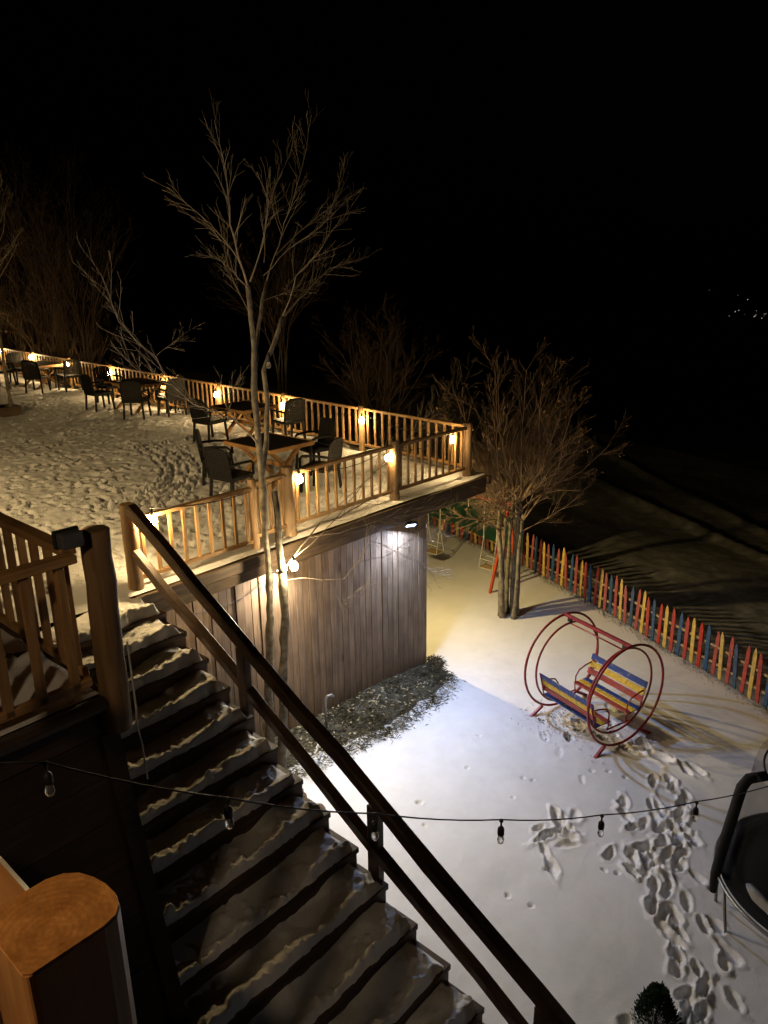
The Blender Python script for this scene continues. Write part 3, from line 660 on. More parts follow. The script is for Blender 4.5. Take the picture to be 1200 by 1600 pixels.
T1_LIMBS = [
    ('T', 0.085, 0.036, [(6.23, 8.00, 0.29), (6.27, 8.00, 1.38), (6.36, 8.00, 2.40), (6.46, 8.02, 3.36), (6.40, 8.00, 4.24), (6.41, 8.00, 4.84), (6.37, 7.98, 5.41), (6.37, 8.00, 6.03), (6.41, 8.00, 6.55), (6.45, 8.05, 7.11), (6.42, 8.05, 7.33)]),
    ('T', 0.082, 0.070, [(6.35, 7.90, 0.16), (6.51, 7.90, 1.85), (6.59, 7.90, 2.53), (6.59, 7.90, 2.95), (6.59, 7.90, 3.42)]),
    ('T', 0.062, 0.050, [(6.59, 7.90, 3.42), (6.57, 7.90, 3.84), (6.58, 7.92, 4.31), (6.55, 7.92, 4.61)]),
    ('T', 0.045, 0.030, [(6.41, 8.00, 4.84), (6.57, 8.05, 5.29), (6.66, 8.10, 5.78), (6.63, 8.10, 6.23), (6.87, 8.15, 6.56), (7.09, 8.20, 6.90)]),
    ('T', 0.035, 0.022, [(6.39, 8.00, 6.10), (6.56, 8.10, 6.57), (6.63, 8.15, 6.81), (6.76, 8.20, 7.13), (6.90, 8.25, 7.37)]),
    ('B', 0.034, 0.005, [(6.42, 8.05, 7.33), (6.26, 8.00, 7.69), (6.10, 7.90, 8.05), (6.00, 7.80, 8.60), (5.82, 7.70, 9.11)]),
    ('B', 0.026, 0.006, [(6.46, 8.05, 7.38), (6.49, 7.80, 7.80), (6.45, 7.60, 8.30), (6.22, 7.50, 8.60)]),
    ('B', 0.022, 0.005, [(6.42, 8.05, 7.30), (6.01, 7.80, 7.49), (5.73, 7.65, 7.64), (5.46, 7.50, 7.69)]),
    ('B', 0.022, 0.005, [(6.32, 8.00, 7.54), (6.38, 8.30, 7.81), (6.33, 8.60, 8.09), (6.20, 8.80, 8.28), (6.01, 9.00, 8.53)]),
    ('B', 0.022, 0.005, [(7.09, 8.20, 6.90), (7.49, 8.30, 7.12), (7.85, 8.40, 7.27), (8.32, 8.50, 7.53), (9.28, 8.60, 7.70)]),
    ('B', 0.020, 0.005, [(7.09, 8.20, 6.90), (7.15, 8.10, 7.12), (7.21, 8.00, 7.45), (7.43, 7.80, 7.73), (7.62, 7.70, 8.01), (7.93, 7.70, 8.26)]),
    ('B', 0.024, 0.005, [(6.90, 8.25, 7.37), (7.11, 8.30, 7.70), (7.40, 8.40, 8.11), (7.66, 8.40, 8.61), (7.96, 8.50, 9.13), (8.07, 8.50, 9.54)]),
    ('B', 0.016, 0.004, [(6.81, 8.20, 7.45), (7.17, 8.10, 7.77), (7.58, 7.90, 8.05), (8.04, 7.80, 8.43), (8.27, 7.80, 8.56)]),
    ('B', 0.016, 0.004, [(7.11, 8.30, 7.70), (7.78, 8.50, 8.04), (8.62, 8.70, 8.43), (9.06, 8.80, 9.04)]),
    ('B', 0.014, 0.004, [(6.76, 8.20, 7.13), (7.08, 8.30, 7.19), (7.58, 8.40, 7.24), (8.04, 8.50, 7.24)]),
    ('B', 0.014, 0.004, [(6.47, 8.05, 6.91), (6.53, 8.30, 7.14), (6.55, 8.50, 7.38), (6.67, 8.80, 7.70), (6.76, 8.90, 8.11)]),
    ('B', 0.016, 0.004, [(6.83, 8.20, 7.61), (7.15, 8.50, 8.11), (7.52, 8.70, 8.62), (7.93, 8.80, 9.07), (8.01, 8.80, 9.32)]),
    ('B', 0.030, 0.004, [(6.38, 8.00, 5.29), (6.05, 7.80, 5.55), (5.80, 7.70, 5.74), (5.42, 7.60, 5.91), (5.07, 7.50, 6.07), (4.75, 7.40, 6.33), (4.53, 7.30, 6.66), (4.35, 7.30, 6.80), (4.13, 7.25, 7.04), (3.97, 7.20, 7.49)]),
    ('B', 0.012, 0.003, [(5.85, 7.70, 5.71), (5.60, 7.60, 5.97), (5.64, 7.50, 6.15), (5.79, 7.50, 6.31)]),
    ('B', 0.012, 0.003, [(4.75, 7.40, 6.33), (4.41, 7.30, 6.45), (4.21, 7.20, 6.60), (4.10, 7.20, 6.71)]),
    ('B', 0.010, 0.003, [(4.53, 7.30, 6.66), (4.70, 7.40, 6.72), (4.89, 7.50, 6.77), (5.11, 7.60, 6.85)]),
    ('B', 0.032, 0.005, [(6.59, 7.90, 3.42), (6.73, 7.80, 3.65), (6.92, 7.70, 3.89), (7.14, 7.70, 4.05), (7.56, 7.70, 4.03), (8.22, 7.80, 4.09), (9.09, 7.90, 4.08), (10.05, 8.00, 4.20)]),
    ('B', 0.018, 0.003, [(6.69, 7.85, 3.55), (6.97, 7.70, 3.76), (7.33, 7.60, 4.04), (7.99, 7.70, 4.36), (9.10, 7.90, 4.77), (10.66, 8.20, 5.14), (11.78, 8.40, 5.63)]),
    ('B', 0.016, 0.003, [(6.92, 7.70, 3.89), (7.36, 7.50, 3.89), (7.96, 7.30, 3.95), (8.73, 7.20, 3.93), (9.59, 7.10, 3.85)]),
    ('B', 0.014, 0.003, [(7.17, 7.70, 4.04), (7.47, 7.40, 4.43), (7.76, 7.10, 4.80), (8.23, 6.90, 5.16), (8.39, 6.80, 5.61)]),
    ('B', 0.018, 0.003, [(6.65, 7.90, 3.27), (6.91, 7.80, 3.25), (7.17, 7.70, 3.15), (7.53, 7.60, 3.09), (7.84, 7.60, 3.28), (8.14, 7.60, 3.53), (8.62, 7.50, 3.24), (9.79, 7.50, 2.45)]),
    ('B', 0.010, 0.003, [(7.17, 7.70, 3.15), (7.31, 7.70, 2.95), (7.53, 7.65, 2.73), (7.82, 7.60, 2.73), (8.27, 7.60, 2.74)]),
    ('B', 0.012, 0.003, [(7.84, 7.60, 3.28), (8.54, 7.70, 3.12), (9.17, 7.70, 3.22), (10.36, 7.80, 3.05)]),
    ('B', 0.012, 0.003, [(6.58, 7.90, 3.89), (6.63, 7.50, 4.24), (6.81, 7.30, 4.38), (7.10, 7.10, 4.35)]),
]
g = random.Random(21)
t1 = thing('bare_tree', 'tall bare twin-trunk tree in front of the plank wall, lit from its fork', 'tree', (6.3, 7.95, 0))
trunk, crown = MB(), MB()
for kind, r0, r1, P in T1_LIMBS:
    # resample with a little wobble so that limbs look grown
    P = [Vector(p)-Vector((6.3, 7.95, 0)) for p in P]; q = []
    for a, b_ in zip(P[:-1], P[1:]):
        n_ = max(1, int((b_-a).length/.16))
        for i in range(n_): q.append(a.lerp(b_, i/n_)+Vector((g.gauss(0, .25), g.gauss(0, .25), g.gauss(0, .25)))*min(.05, r0+.02)*(0 if not q else 1)*.6)
    q.append(P[-1]); f_ = .9 if kind == 'T' else .46; rr = [f_*(r0+(r1-r0)*(i/(len(q)-1))**.8) for i in range(len(q))]
    if kind == 'T':
        rr = [x_*(1+g.gauss(0, .08)) for x_ in rr]
        trunk.tube(q, rr, 9)
    else:
        crown.tube(q, rr, 5, False)
        L_ = sum((a-b_).length for a, b_ in zip(q[:-1], q[1:]))
        twigs(crown, q, rr, g, 1, int(6+L_*5.5), .36+.12*L_, ang=(.25, .6), kids=(4, 3), bud=False, trop=.05)
trunk.build('trunk', M['bark'], t1, smooth=True); crown.build('crown', M['twig'], t1, smooth=True, fix=False)
fork = thing('string_bulb', 'glowing bulb lodged in the fork of the twin-trunk tree', 'bulb', (6.66, 7.72, 3.52))
link('bulb', MB().lathe(bulb_mesh(BR), sides=12).mesh('bulb', emit_w('fork_bulb', (1, .80, .48), FORK_W, BR), smooth=True), fork); link('socket', sock_me, fork)
hb = thing('hanging_bulb', 'unlit clear bulb hanging high on the twin-trunk tree', 'bulb', (6.52, 7.85, 6.33))
link('glass', MB().lathe(bulb_mesh(.035), sides=12).mesh('glass', M['glass'], smooth=True), hb); link('socket', sock_me, hb)

def fan_tree(name, loc, label, stems, stem_h, reach, height, g, mat_twig, group=None, dens=1.0, leafp=0.0, r0=.07, spread=.55, cat='tree', levels=2, ball=None):
    t = thing(name, label, cat, loc, 0, group); tr, cr = MB(), MB(); lv = [[], leafp]
    for s in range(stems):
        a = 6.283*s/stems+g.uniform(-.4, .4); b0 = Vector((.17*math.cos(a), .17*math.sin(a), -.1)) if stems > 1 else Vector((0, 0, -.1))
        P, Q = grow_limb(b0, (math.cos(a)*.045, math.sin(a)*.045, 1), stem_h*g.uniform(.85, 1.15), r0*g.uniform(.75, 1.1), g, 12, .05 if ball is None else .022, .12, .62)
        Q = [x_*(1+g.gauss(0, .07)) for x_ in Q]; Q[0] *= 1.35; Q[1] *= 1.12
        tr.tube(P, Q, 9)
        # leader and side limbs
        top = P[-1]; d0 = (P[-1]-P[-2]).normalized(); nl = max(3, int(5*dens))
        for i in range(nl):
            tt = 1 if i < 2 else g.uniform(.55 if ball is None else .74, 1); q = min(len(P)-2, int(tt*(len(P)-1))); p = P[q].lerp(P[q+1], .9)
            od = (Vector((math.cos(a+g.uniform(-1.2, 1.2)), math.sin(a+g.uniform(-1.2, 1.2)), 0))*g.uniform(.25, 1.25)*spread+Vector((0, 0, 1))).normalized()
            l = (height-p.z)*g.uniform(.7, 1.05) if od.z > .8 else reach*g.uniform(.8, 1.15)
            if ball:
                ph = a+g.uniform(-1.5, 1.5); ez = g.uniform(.28, 1.0)**.8; od = Vector((math.cos(ph)*math.sqrt(max(0, 1-ez*ez)), math.sin(ph)*math.sqrt(max(0, 1-ez*ez)), ez))
                zc, rx, rz_ = ball; o_ = p-Vector((0, 0, zc)); qa = (od.x**2+od.y**2)/rx**2+od.z**2/rz_**2; qb = 2*((o_.x*od.x+o_.y*od.y)/rx**2+o_.z*od.z/rz_**2); qc = (o_.x**2+o_.y**2)/rx**2+o_.z**2/rz_**2-1
                l = max(.7, (-qb+math.sqrt(max(0, qb*qb-4*qa*qc)))/(2*qa)*g.uniform(.85, 1.0))
            P2, Q2 = grow_limb(p, od, l, Q[q]*.55, g, max(5, int(l/.25)), .09, .03, .12)
            cr.tube(P2, Q2, 5, False)
            twigs(cr, P2, Q2, g, levels, int(9*dens)+2, l*.42, (.35, .8), .12, .05, (int(5*dens)+1, 4), lv)
    tr.build('trunk', M['bark'], t, smooth=True); cr.build('crown', mat_twig, t, smooth=True, fix=False)
    if lv[0]:
        lm = MB()
        for p, q in lv[0]:
            rt = Matrix.Rotation(q*6.28, 3, 'Z') @ Matrix.Rotation(q*17, 3, 'X'); lm.box(p, (.035, .055, .003), rt)
        lm.build('dry_leaves', M['leaf'], t, fix=False)['kind'] = 'stuff'
    return t
fan_tree('bare_tree', (13.65, 8.54, gz(13.65, 8.54)), 'bushy bare tree with clustered stems standing in the snowy playground', 6, 2.7, 2.3, 5.5, random.Random(33), M['twig_red'], None, 1.25, .006, .066, .9, ball=(3.9, 1.9, 2.15))
g = random.Random(44); GT = 'bare trees beyond the back railing'
LT = 'many-stemmed bare tree beyond the far end of the back railing'
for x_, y_, h_ in ((13.5, 25.6, 4.6), (13.7, 27.6, 5.6), (13.9, 30.0, 7.0), (15.6, 32.5, 8.2), (13.5, 34.5, 9.5), (13.0, 29.0, 6.2), (15.2, 29.4, 6.8), (13.2, 32.2, 8.4), (12.9, 33.6, 9.0), (16.8, 34.5, 9.0)):
    fan_tree('bare_tree', (x_, y_, gz(x_, y_)), LT, 5, h_*.35, h_*.45, h_, random.Random(int(x_*10+y_)), M['twig_red'], GT, .72, 0, .055, .5)
for x_, y_, h_, lb in ((18.6, 17.0, 5.4, 'dim bare shrub beyond the back railing near the outer corner'), (21.5, 25.0, 6.8, 'dim slender bare tree beyond the middle of the back railing')):
    fan_tree('bare_tree', (x_, y_, gz(x_, y_)), lb, 5, h_*.4, h_*.4, h_, random.Random(int(x_*7)), M['twig_red'], None, .8, 0, .05, .5)
tp = fan_tree('bare_tree', (8.4, 21.1, tz(8.4, 21.1)), 'bare tree growing from a wooden planter box on the terrace', 2, 3.0, 2.0, 6.2, random.Random(3), M['twig'], None, .7, 0, .06, .45)
pb = thing('planter_box', 'low wooden planter box at the foot of the terrace tree', 'planter', (8.4, 21.1, tz(8.4, 21.1)))
for a, b_ in (((-.3, -.3), (.3, -.3)), ((-.3, .3), (.3, .3)), ((-.3, -.27), (-.3, .27)), ((.3, -.27), (.3, .27))): MB().bar((*a, .1), (*b_, .1), .05, .24).build('side_board', M['beam_x'], pb, bevel=.005)

# ------------------------------------------------------------------ playground picket fence
pf = thing('picket_fence', 'low picket fence with pointed red, yellow and blue pickets round the playground', 'fence')
P = [Vector((*p, 0)) for p in FENCE]; dist = 0; pk = {}
for nm in ('pk_red', 'pk_yellow', 'pk_blue'):
    pk[nm] = MB().prism([(-.043, 0), (.043, 0), (.045, .80), (.030, .89), (0, .955), (-.030, .89), (-.045, .80)], 'y', -.011, .011).mesh('picket', M[nm], bevel=.004)
order = ('pk_red', 'pk_yellow', 'pk_red', 'pk_blue'); cum = 0; s = .1; i = 0; g = random.Random(13)
segs = list(zip(P[:-1], P[1:])); total = sum((b_-a).length for a, b_ in segs); path = []
def at_len(q):
    for a, b_ in segs:
        l = (b_-a).length
        if q <= l: return a.lerp(b_, q/l), math.atan2(b_.y-a.y, b_.x-a.x)
        q -= l
    return segs[-1][1], 0
while s < total-.05:
    p, an = at_len(s); k = g.uniform(.96, 1.05)
    o = link('picket', pk[order[i % 4]], pf, (p.x, p.y, gz(p.x, p.y)+.03), (g.gauss(0, .03), g.gauss(0, .02), an)); o.scale = (1, 1, k); s += .178; i += 1
for h_ in (.28, .62):
    for a, b_ in segs:
        d = (b_-a).normalized(); off = Vector((d.y, -d.x, 0))*.028; a2, b2 = a+off, b_+off
        MB().bar((a2.x, a2.y, gz(a.x, a.y)+h_), (b2.x, b2.y, gz(b_.x, b_.y)+h_), .03, .05).build('rail', M['pk_rail'], pf)
# weeds at the foot of the fence
mb = MB(); g = random.Random(6)
for _ in range(2600):
    p, an = at_len(total*g.random()); q = g.gauss(-.05, .09); x_, y_ = p.x-math.sin(an)*q*-1, p.y+math.cos(an)*q*-1
    z_ = gz(x_, y_); h_ = g.uniform(.03, .13); a = g.uniform(0, 6.28); w = .006; n0 = len(mb.v)
    mb.v += [(x_-w, y_, z_), (x_+w, y_, z_), (x_+.06*math.cos(a), y_+.06*math.sin(a), z_+h_)]; mb.f.append((n0, n0+1, n0+2))
tag(mb.build('weeds', M['weed'], fix=False), 'dead weeds along the foot of the picket fence', 'weeds', kind='stuff')
gs = thing('green_tarpaulin', 'dark green tarpaulin stretched along the picket fence behind the swings', 'tarpaulin')
A, B = np.meshgrid(np.linspace(0, 1, 60), np.linspace(0, 1, 10), indexing='ij'); TYv = 9.9+4.6*A
grid_mesh('sheet', fence_x(TYv)-.10+.05*fbm(A*9, B*2, 3, 3), TYv, ground_h(fence_x(TYv), TYv)+.40+.95*B+.03*np.sin(A*14)*(1-B), M['green'], gs)
for y_ in (9.95, 11.4, 12.9, 14.4): MB().tube([(float(fence_x(y_))-.06, y_, 0), (float(fence_x(y_))-.06, y_, 1.42)], .022, 7).build('stake', M['steel'], gs)

# ------------------------------------------------------------------ swing set
ss = thing('swing_set', 'red steel swing set with two rope swings behind the bushy tree', 'swing set', (15.0, 9.45, 0))
MB().bar((0, -.05, 2.15), (0, 3.5, 2.15), .075, .075).build('top_bar', M['red_slat'], ss)
for y_ in (0.02, 3.42):
    for sx in (-1, 1): MB().bar((sx*.03, y_, 2.12), (sx*.56, y_+.12*(1 if y_ < 1 else -1), -.05), .06, .06).build('leg', M['orange'], ss)
for yc in (.55, 2.3):
    for dy in (-.2, .2):
        MB().tube([(0, yc+dy, 2.12), (0.0, yc+dy*.95, 1.15)], .012, 5).build('rope', M['rope'], ss)
        MB().tube([(0, yc+dy*.95, 1.15), (-.16, yc+dy, .40)], .010, 5).build('rope', M['rope'], ss)
        MB().tube([(0, yc+dy*.95, 1.15), (.16, yc+dy, .40)], .010, 5).build('rope', M['rope'], ss)
        MB().lathe([(.008, -.03), (.03, 0), (.008, .03)], (0, yc+dy*.95, 1.15), 8).build('knot', M['rope'], ss)
    fr = MB()
    for z_ in (.40, .62):
        k = .17 if z_ < .5 else .13
        for a, b_ in (((-k, -.2), (k, -.2)), ((k, -.2), (k, .2)), ((k, .2), (-k, .2)), ((-k, .2), (-k, -.2))): fr.tube([(a[0], yc+a[1], z_), (b_[0], yc+b_[1], z_)], .011, 5)
    fr.build('seat_frame', M['rope'], ss); MB().box((0, yc, .40), (.30, .38, .018)).build('seat', M['pk_rail'], ss)
MB().tube([(0, 1.22, 2.12), (0, 1.22, 1.85)], .012, 5).build('rope', M['rope'], ss)

# ------------------------------------------------------------------ ring-shaped bench swing
rs = thing('ring_swing', 'red ring-framed swing with two facing benches of blue, yellow and red slats', 'swing', (10.87, 5.1, 0), math.atan2(-.96, -.28)-math.pi)
# local: x axis along the ring axis (+x = far ring), y across
def ring(x_, r, cz, rr): return MB().tube([(x_, r*math.sin(t), cz+r*math.cos(t)) for t in np.linspace(0, 2*math.pi, 49)], rr, 8, False)
HL, RO, RI, CZ = .72, .87, .74, .92
for sx in (-1, 1):
    ring(sx*HL, RO, CZ, .021).build('outer_ring', M['red'], rs, smooth=True)
    ring(sx*(HL-.13), RI, CZ+.02, .018).build('inner_ring', M['red'], rs, smooth=True)
    for sy in (-1, 1): MB().bar((sx*HL, sy*.42, CZ-.78), (sx*(HL+.02), sy*.74, -.06), .05, .05).build('foot', M['red'], rs, bevel=.005)
    MB().box((sx*(HL-.12), 0, CZ+RO-.05), (.07, .05, .08)).build('pivot', M['black'], rs)
    MB().tube([(sx*(HL-.13), .25, .30), (sx*(HL-.13), -.25, .30)], .014, 6).build('cross_brace', M['red'], rs)
MB().bar((-HL-.01, 0, CZ+RO), (HL+.01, 0, CZ+RO), .06, .05).build('top_bar', M['red'], rs, bevel=.005)
MB().tube([(-HL+.13, 0, CZ+RI+.01), (HL-.13, 0, CZ+RI+.01)], .013, 6).build('inner_bar', M['red'], rs, smooth=True)
w2 = HL-.11
for sy in (-1, 1):
    bn = [('blue_slat', .625, .85), ('yellow_slat', .585, .725), ('red_slat', .545, .60)]
    for nm, yy, zz in bn: MB().box((0, 0, 0), (2*w2, .022, .105), Matrix.Rotation(-sy*.28, 3, 'X')).build('back_slat', M[nm], rs, bevel=.004, loc=(0, sy*yy, zz))
    for nm, yy in (('blue_slat', .475), ('yellow_slat', .36), ('red_slat', .245)): MB().box((0, 0, 0), (2*w2, .10, .022)).build('seat_slat', M[nm], rs, bevel=.004, loc=(0, sy*yy, .45))
    for sx in (-1, 1):
        x_ = sx*(w2-.03)
        MB().tube([(x_, sy*.65, .90), (x_, sy*.53, .43), (x_, sy*.20, .425), (x_, sy*.22, .29)], .014, 6).build('bench_frame', M['red'], rs, smooth=True)
        MB().tube([(x_, sy*.61, .76), (x_, sy*.45, .74), (x_, sy*.29, .69), (x_, sy*.215, .59), (x_, sy*.21, .43)], .013, 6).build('armrest', M['red'], rs, smooth=True)
mb = MB(); g = random.Random(16)
for _ in range(1500):
    x_, y_ = 10.55+g.gauss(0, .28)+g.choice((0, .15, -.1)), 5.15+g.gauss(0, .42)
    if x_ < 9.9: continue
    z_ = gz(x_, y_)-.02; h_ = g.uniform(.02, .07); a = g.uniform(0, 6.28); w = g.uniform(.004, .02); n0 = len(mb.v)
    mb.v += [(x_-w, y_, z_), (x_+w, y_+w, z_), (x_+.05*math.cos(a), y_+.05*math.sin(a), z_+h_)]; mb.f.append((n0, n0+1, n0+2))
tag(mb.build('bare_grass', M['weed'], fix=False), 'patch of dead grass showing through snow under the ring swing', 'grass', kind='stuff')

# ------------------------------------------------------------------ trampoline
tcx, tcy, trr = 8.78, .98, 1.26
tm = thing('trampoline', 'dark round trampoline with padded poles and safety net, snow on its rim', 'trampoline', (tcx, tcy, 0))
MB().tube([(trr*math.cos(t), trr*math.sin(t), .60) for t in np.linspace(0, 2*math.pi, 61)], .022, 8, False).build('rim', M['steel'], tm, smooth=True)
mb = MB(); nn = 60
for r_, z_ in ((trr-.03, .625), (trr-.16, .64), (trr-.27, .615), (trr-.27, .60)):
    for j in range(nn): t = 6.2832*j/nn; mb.v.append((r_*math.cos(t), r_*math.sin(t), z_))
for k in range(3):
    for j in range(nn): mb.f.append((k*nn+j, k*nn+(j+1) % nn, (k+1)*nn+(j+1) % nn, (k+1)*nn+j))
mb.build('rim_pad', M['foam'], tm, smooth=True)
MB().lathe([(trr-.25, .585), (trr-.25, .592)], sides=48).build('mat', M['mat'], tm)
base_a = math.atan2(2.12-tcy, 8.05-tcx)
for k in range(4):
    a = base_a+k*math.pi/2; c, s = math.cos(a), math.sin(a); r_ = trr+.03
    MB().tube([(r_*c, r_*s, .36), (r_*c, r_*s, .6), ((r_-.04)*c, (r_-.04)*s, 1.0), ((r_-.15)*c, (r_-.15)*s, 1.84), ((r_-.21)*c, (r_-.21)*s, 1.96), ((r_-.40)*c, (r_-.40)*s, 2.02)], [.045, .058, .062, .062, .06, .055], 10).build('pole', M['foam'], tm, smooth=True)
for k in range(6):
    a = base_a+(k+.5)*math.pi/3; b0 = base_a+k*math.pi/3; b1 = b0+math.pi/3
    MB().tube([(trr*.98*math.cos(b0+.12), trr*.98*math.sin(b0+.12), .58), (trr*.94*math.cos(b0+.2), trr*.94*math.sin(b0+.2), -.03), (trr*.94*math.cos(b1-.2), trr*.94*math.sin(b1-.2), -.03), (trr*.98*math.cos(b1-.12), trr*.98*math.sin(b1-.12), .58)], .02, 7).build('leg', M['steel'], tm, smooth=True)
mb = MB(); nn = 36
for z_ in (.64, 2.05):
    for j in range(nn): t = base_a+6.2832*j/nn; r_ = trr-.08-.05*abs(math.sin((t-base_a)*3))-(.16 if z_ > 1 else 0); mb.v.append((r_*math.cos(t), r_*math.sin(t), z_))
for j in range(nn): mb.f.append((j, (j+1) % nn, nn+(j+1) % nn, nn+j))
mb.build('net', M['net'], tm)
MB().tube([((trr-.37)*math.cos(t), (trr-.37)*math.sin(t), 2.02) for t in np.linspace(0, 2*math.pi, 49)], .012, 6, False).build('top_cord', M['cable'], tm)
A, B = np.meshgrid(np.linspace(0, 1, 60), np.linspace(0, 1, 9), indexing='ij')
th = base_a+.12+1.25*A; rr_ = trr-.30+.22*(B-.5)*np.sin(np.pi*np.clip(A, .02, .98))**.4*(1+.5*fbm(A*9, B, 4, 2))+.03*fbm(A*7, B*0, 7, 2)
hz = .615+.075*np.sin(np.pi*B)*np.sin(np.pi*A)**.5+.02*fbm(A*15, B*3, 8, 2)*np.sin(np.pi*B)
grid_mesh('snow', rr_*np.cos(th), rr_*np.sin(th), hz, M['snow'], tm)

# ------------------------------------------------------------------ grass bank, stones, pipe, evergreen
bx = np.linspace(4.9, 11.05, 160); by = np.linspace(0, 1, 34); A, B = np.meshgrid(bx, by, indexing='ij')
front = 7.62+.12*fbm(A*5, A*0, 75, 2)+.25*np.clip((8.4-A)/2.2, 0, 1)+.10*fbm(A*1.6, A*0, 71, 3); front = front+.75*sstep(10.3, 10.95, A)
Yb = WY+.01+(front-WY-.01)*B; Zb = ground_h(A, Yb)+.012+.09*(1-B)**1.5+.03*fbm(A*3.5, Yb*3.5, 73, 4)-.06*sstep(.8, 1, B)
bank = grid_mesh('grass_bank', A, Yb, Zb, M['soil']); tag(bank, 'bare earth bank along the foot of the plank wall', 'bank', kind='structure')
mb, ml = MB(), MB(); g = random.Random(17)
for _ in range(26000):
    i_, j_ = g.randrange(160), min(33, int(34*g.random()**.9)); x_, y_, z_ = float(A[i_, j_])+g.gauss(0, .03), float(Yb[i_, j_])+g.gauss(0, .03)-(abs(g.gauss(0, .10)) if j_ > 29 else 0), float(Zb[i_, j_])-.01+(.04 if j_ > 29 else 0)
    a = g.uniform(0, 6.28); l = g.uniform(.04, .14); h_ = g.uniform(.004, .034)*(1+1.2*float(vnoise(x_*3, y_*3, 9))); w = g.uniform(.003, .006); n0 = len(mb.v); c, s = math.cos(a), math.sin(a)
    mb.v += [(x_+w*s, y_-w*c, z_), (x_-w*s, y_+w*c, z_), (x_+l*.6*c, y_+l*.6*s, z_+h_), (x_+l*c, y_+l*s, z_+h_*.7)]; mb.f += [(n0, n0+1, n0+2), (n0+1, n0+3, n0+2)]
    if g.random() < .022*(1+2*float(vnoise(x_*2, y_*2, 4))): ml.box((x_, y_, z_+.03), (g.uniform(.02, .06), g.uniform(.015, .03), .003), Matrix.Rotation(a, 3, 'Z') @ Matrix.Rotation(g.uniform(-.8, .8), 3, 'X'))
tag(mb.build('dead_grass', M['grass'], fix=False), 'flattened winter grass on the bank below the plank wall', 'grass', kind='stuff')
tag(ml.build('fallen_leaves', M['pale_leaf'], fix=False), 'pale fallen leaves scattered over the grass bank', 'leaves', kind='stuff')
pipe = MB().tube([(0, 0, -.1), (0, 0, .50), (.0, -.01, .58), (.03, -.03, .63), (.08, -.06, .64), (.12, -.08, .60)], .022, 8).build('standpipe', M['steel'], smooth=True, loc=(7.55, 8.15, gz(7.55, 8.15)+.1))
tag(pipe, 'short grey bent standpipe in the grass by the plank wall', 'pipe')
g = random.Random(19)
for k in range(9):
    bm = bmesh.new(); bmesh.ops.create_icosphere(bm, subdivisions=2, radius=.09)
    for v in bm.verts: v.co = Vector((v.co.x*g.uniform(1.2, 1.3), v.co.y, v.co.z*.7))*(1+.25*float(vnoise(v.co.x*20+k*9, v.co.y*20+v.co.z*13, k)))
    me = bpy.data.meshes.new('stone'); bm.to_mesh(me); bm.free(); me.materials.append(M['stone'])
    o = link('stone', me, None, (6.15+g.uniform(-.2, .28), 7.2+g.uniform(-.2, .2), .05+(.11 if k > 5 else 0)), (g.uniform(0, 1), g.uniform(0, 1), g.uniform(0, 6)))
    tag(o, 'brown stone in the little heap behind the stair handrail', 'stone', 'stones heaped behind the handrail')
for k, (a, b_) in enumerate((((5.75, 8.0, .38), (6.15, 7.85, .44)), ((5.8, 7.8, .36), (6.1, 8.05, .40)), ((6.9, 7.75, .3), (7.15, 7.9, .34)))):
    tag(MB().tube(wob(a, b_, 4, .012, k), .018, 6).build('stick', M['rope']), 'pale broken stick lying at the foot of the twin-trunk tree', 'stick', 'pale sticks at the tree foot')
ev = thing('small_evergreen', 'small dark evergreen shrub poking out of the snow', 'shrub', (6.30, 1.98, -.05)); ev.scale = (.85, .85, .85)
MB().tube([(0, 0, -.05), (0, 0, .5)], [.02, .006], 6).build('stem', M['bark'], ev)
mb = MB(); g = random.Random(23)
for _ in range(2600):
    h_ = g.random()**.9*.56; rr_ = (.30*(1-h_/.62)**.7)*(.35+.65*g.random()**.5); a = g.uniform(0, 6.28); rr_ *= .75+.5*float(vnoise(a*2.2, h_*9, 3))+.25; p = Vector((rr_*math.cos(a), rr_*math.sin(a), h_+.02))
    d = Vector((math.cos(a)*.5, math.sin(a)*.5, 1.0)).normalized(); mb.bar(p, p+d*g.uniform(.03, .06)+Vector((g.gauss(0, .012), g.gauss(0, .012), 0)), g.uniform(.006, .014), .005)
mb.build('foliage', M['evergreen'], ev, fix=False)
stk = MB().tube([(0, 0, -.1), (.02, 0, .8), (0, .01, 1.7)], [.035, .03, .022], 6).build('stake', M['bark'], loc=(23.3, 12.9, gz(23.3, 12.9)))
tag(stk, 'thin dark stake standing alone in the field beyond the fence', 'stake')

# ------------------------------------------------------------------ unlit light string in front
C0 = [(.60, 3.22, 5.72), (1.12, 2.99, 5.50), (1.75, 2.59, 5.15), (2.5, 2.35, 4.73), (3.3, 2.06, 4.35), (4.11, 1.79, 4.03), (5.0, 1.47, 3.77), (5.92, 1.13, 3.58), (6.9, .8, 3.5)]
ls = thing('light_string', 'unlit string of clear bulbs hanging across in front of the stairs', 'light string')
pts = []
for i in range(len(C0)-1):
    for k in range(6):
        t = k/6; pts.append(tuple(C0[i][j]+(C0[i+1][j]-C0[i][j])*t for j in range(2))+(C0[i][2]+(C0[i+1][2]-C0[i][2])*t-.02*4*t*(1-t),))
MB().tube(pts+[C0[-1]], .0045, 5).build('cable', M['cable'], ls)
so_me = MB().lathe([(.010, 0), (.014, -.012), (.006, -.02), (.006, -.05), (.016, -.056), (.021, -.07), (.021, -.105), (.016, -.11)], sides=10).mesh('socket', M['black'], smooth=True)
gl_me = MB().lathe([(.012, -.108), (.018, -.125), (.022, -.145), (.017, -.165), (.006, -.175)], sides=12).mesh('bulb_glass', M['glass'], smooth=True)
for p in C0[1:-1]:
    so = link('socket', so_me, ls, p); link('bulb_glass', gl_me, so)

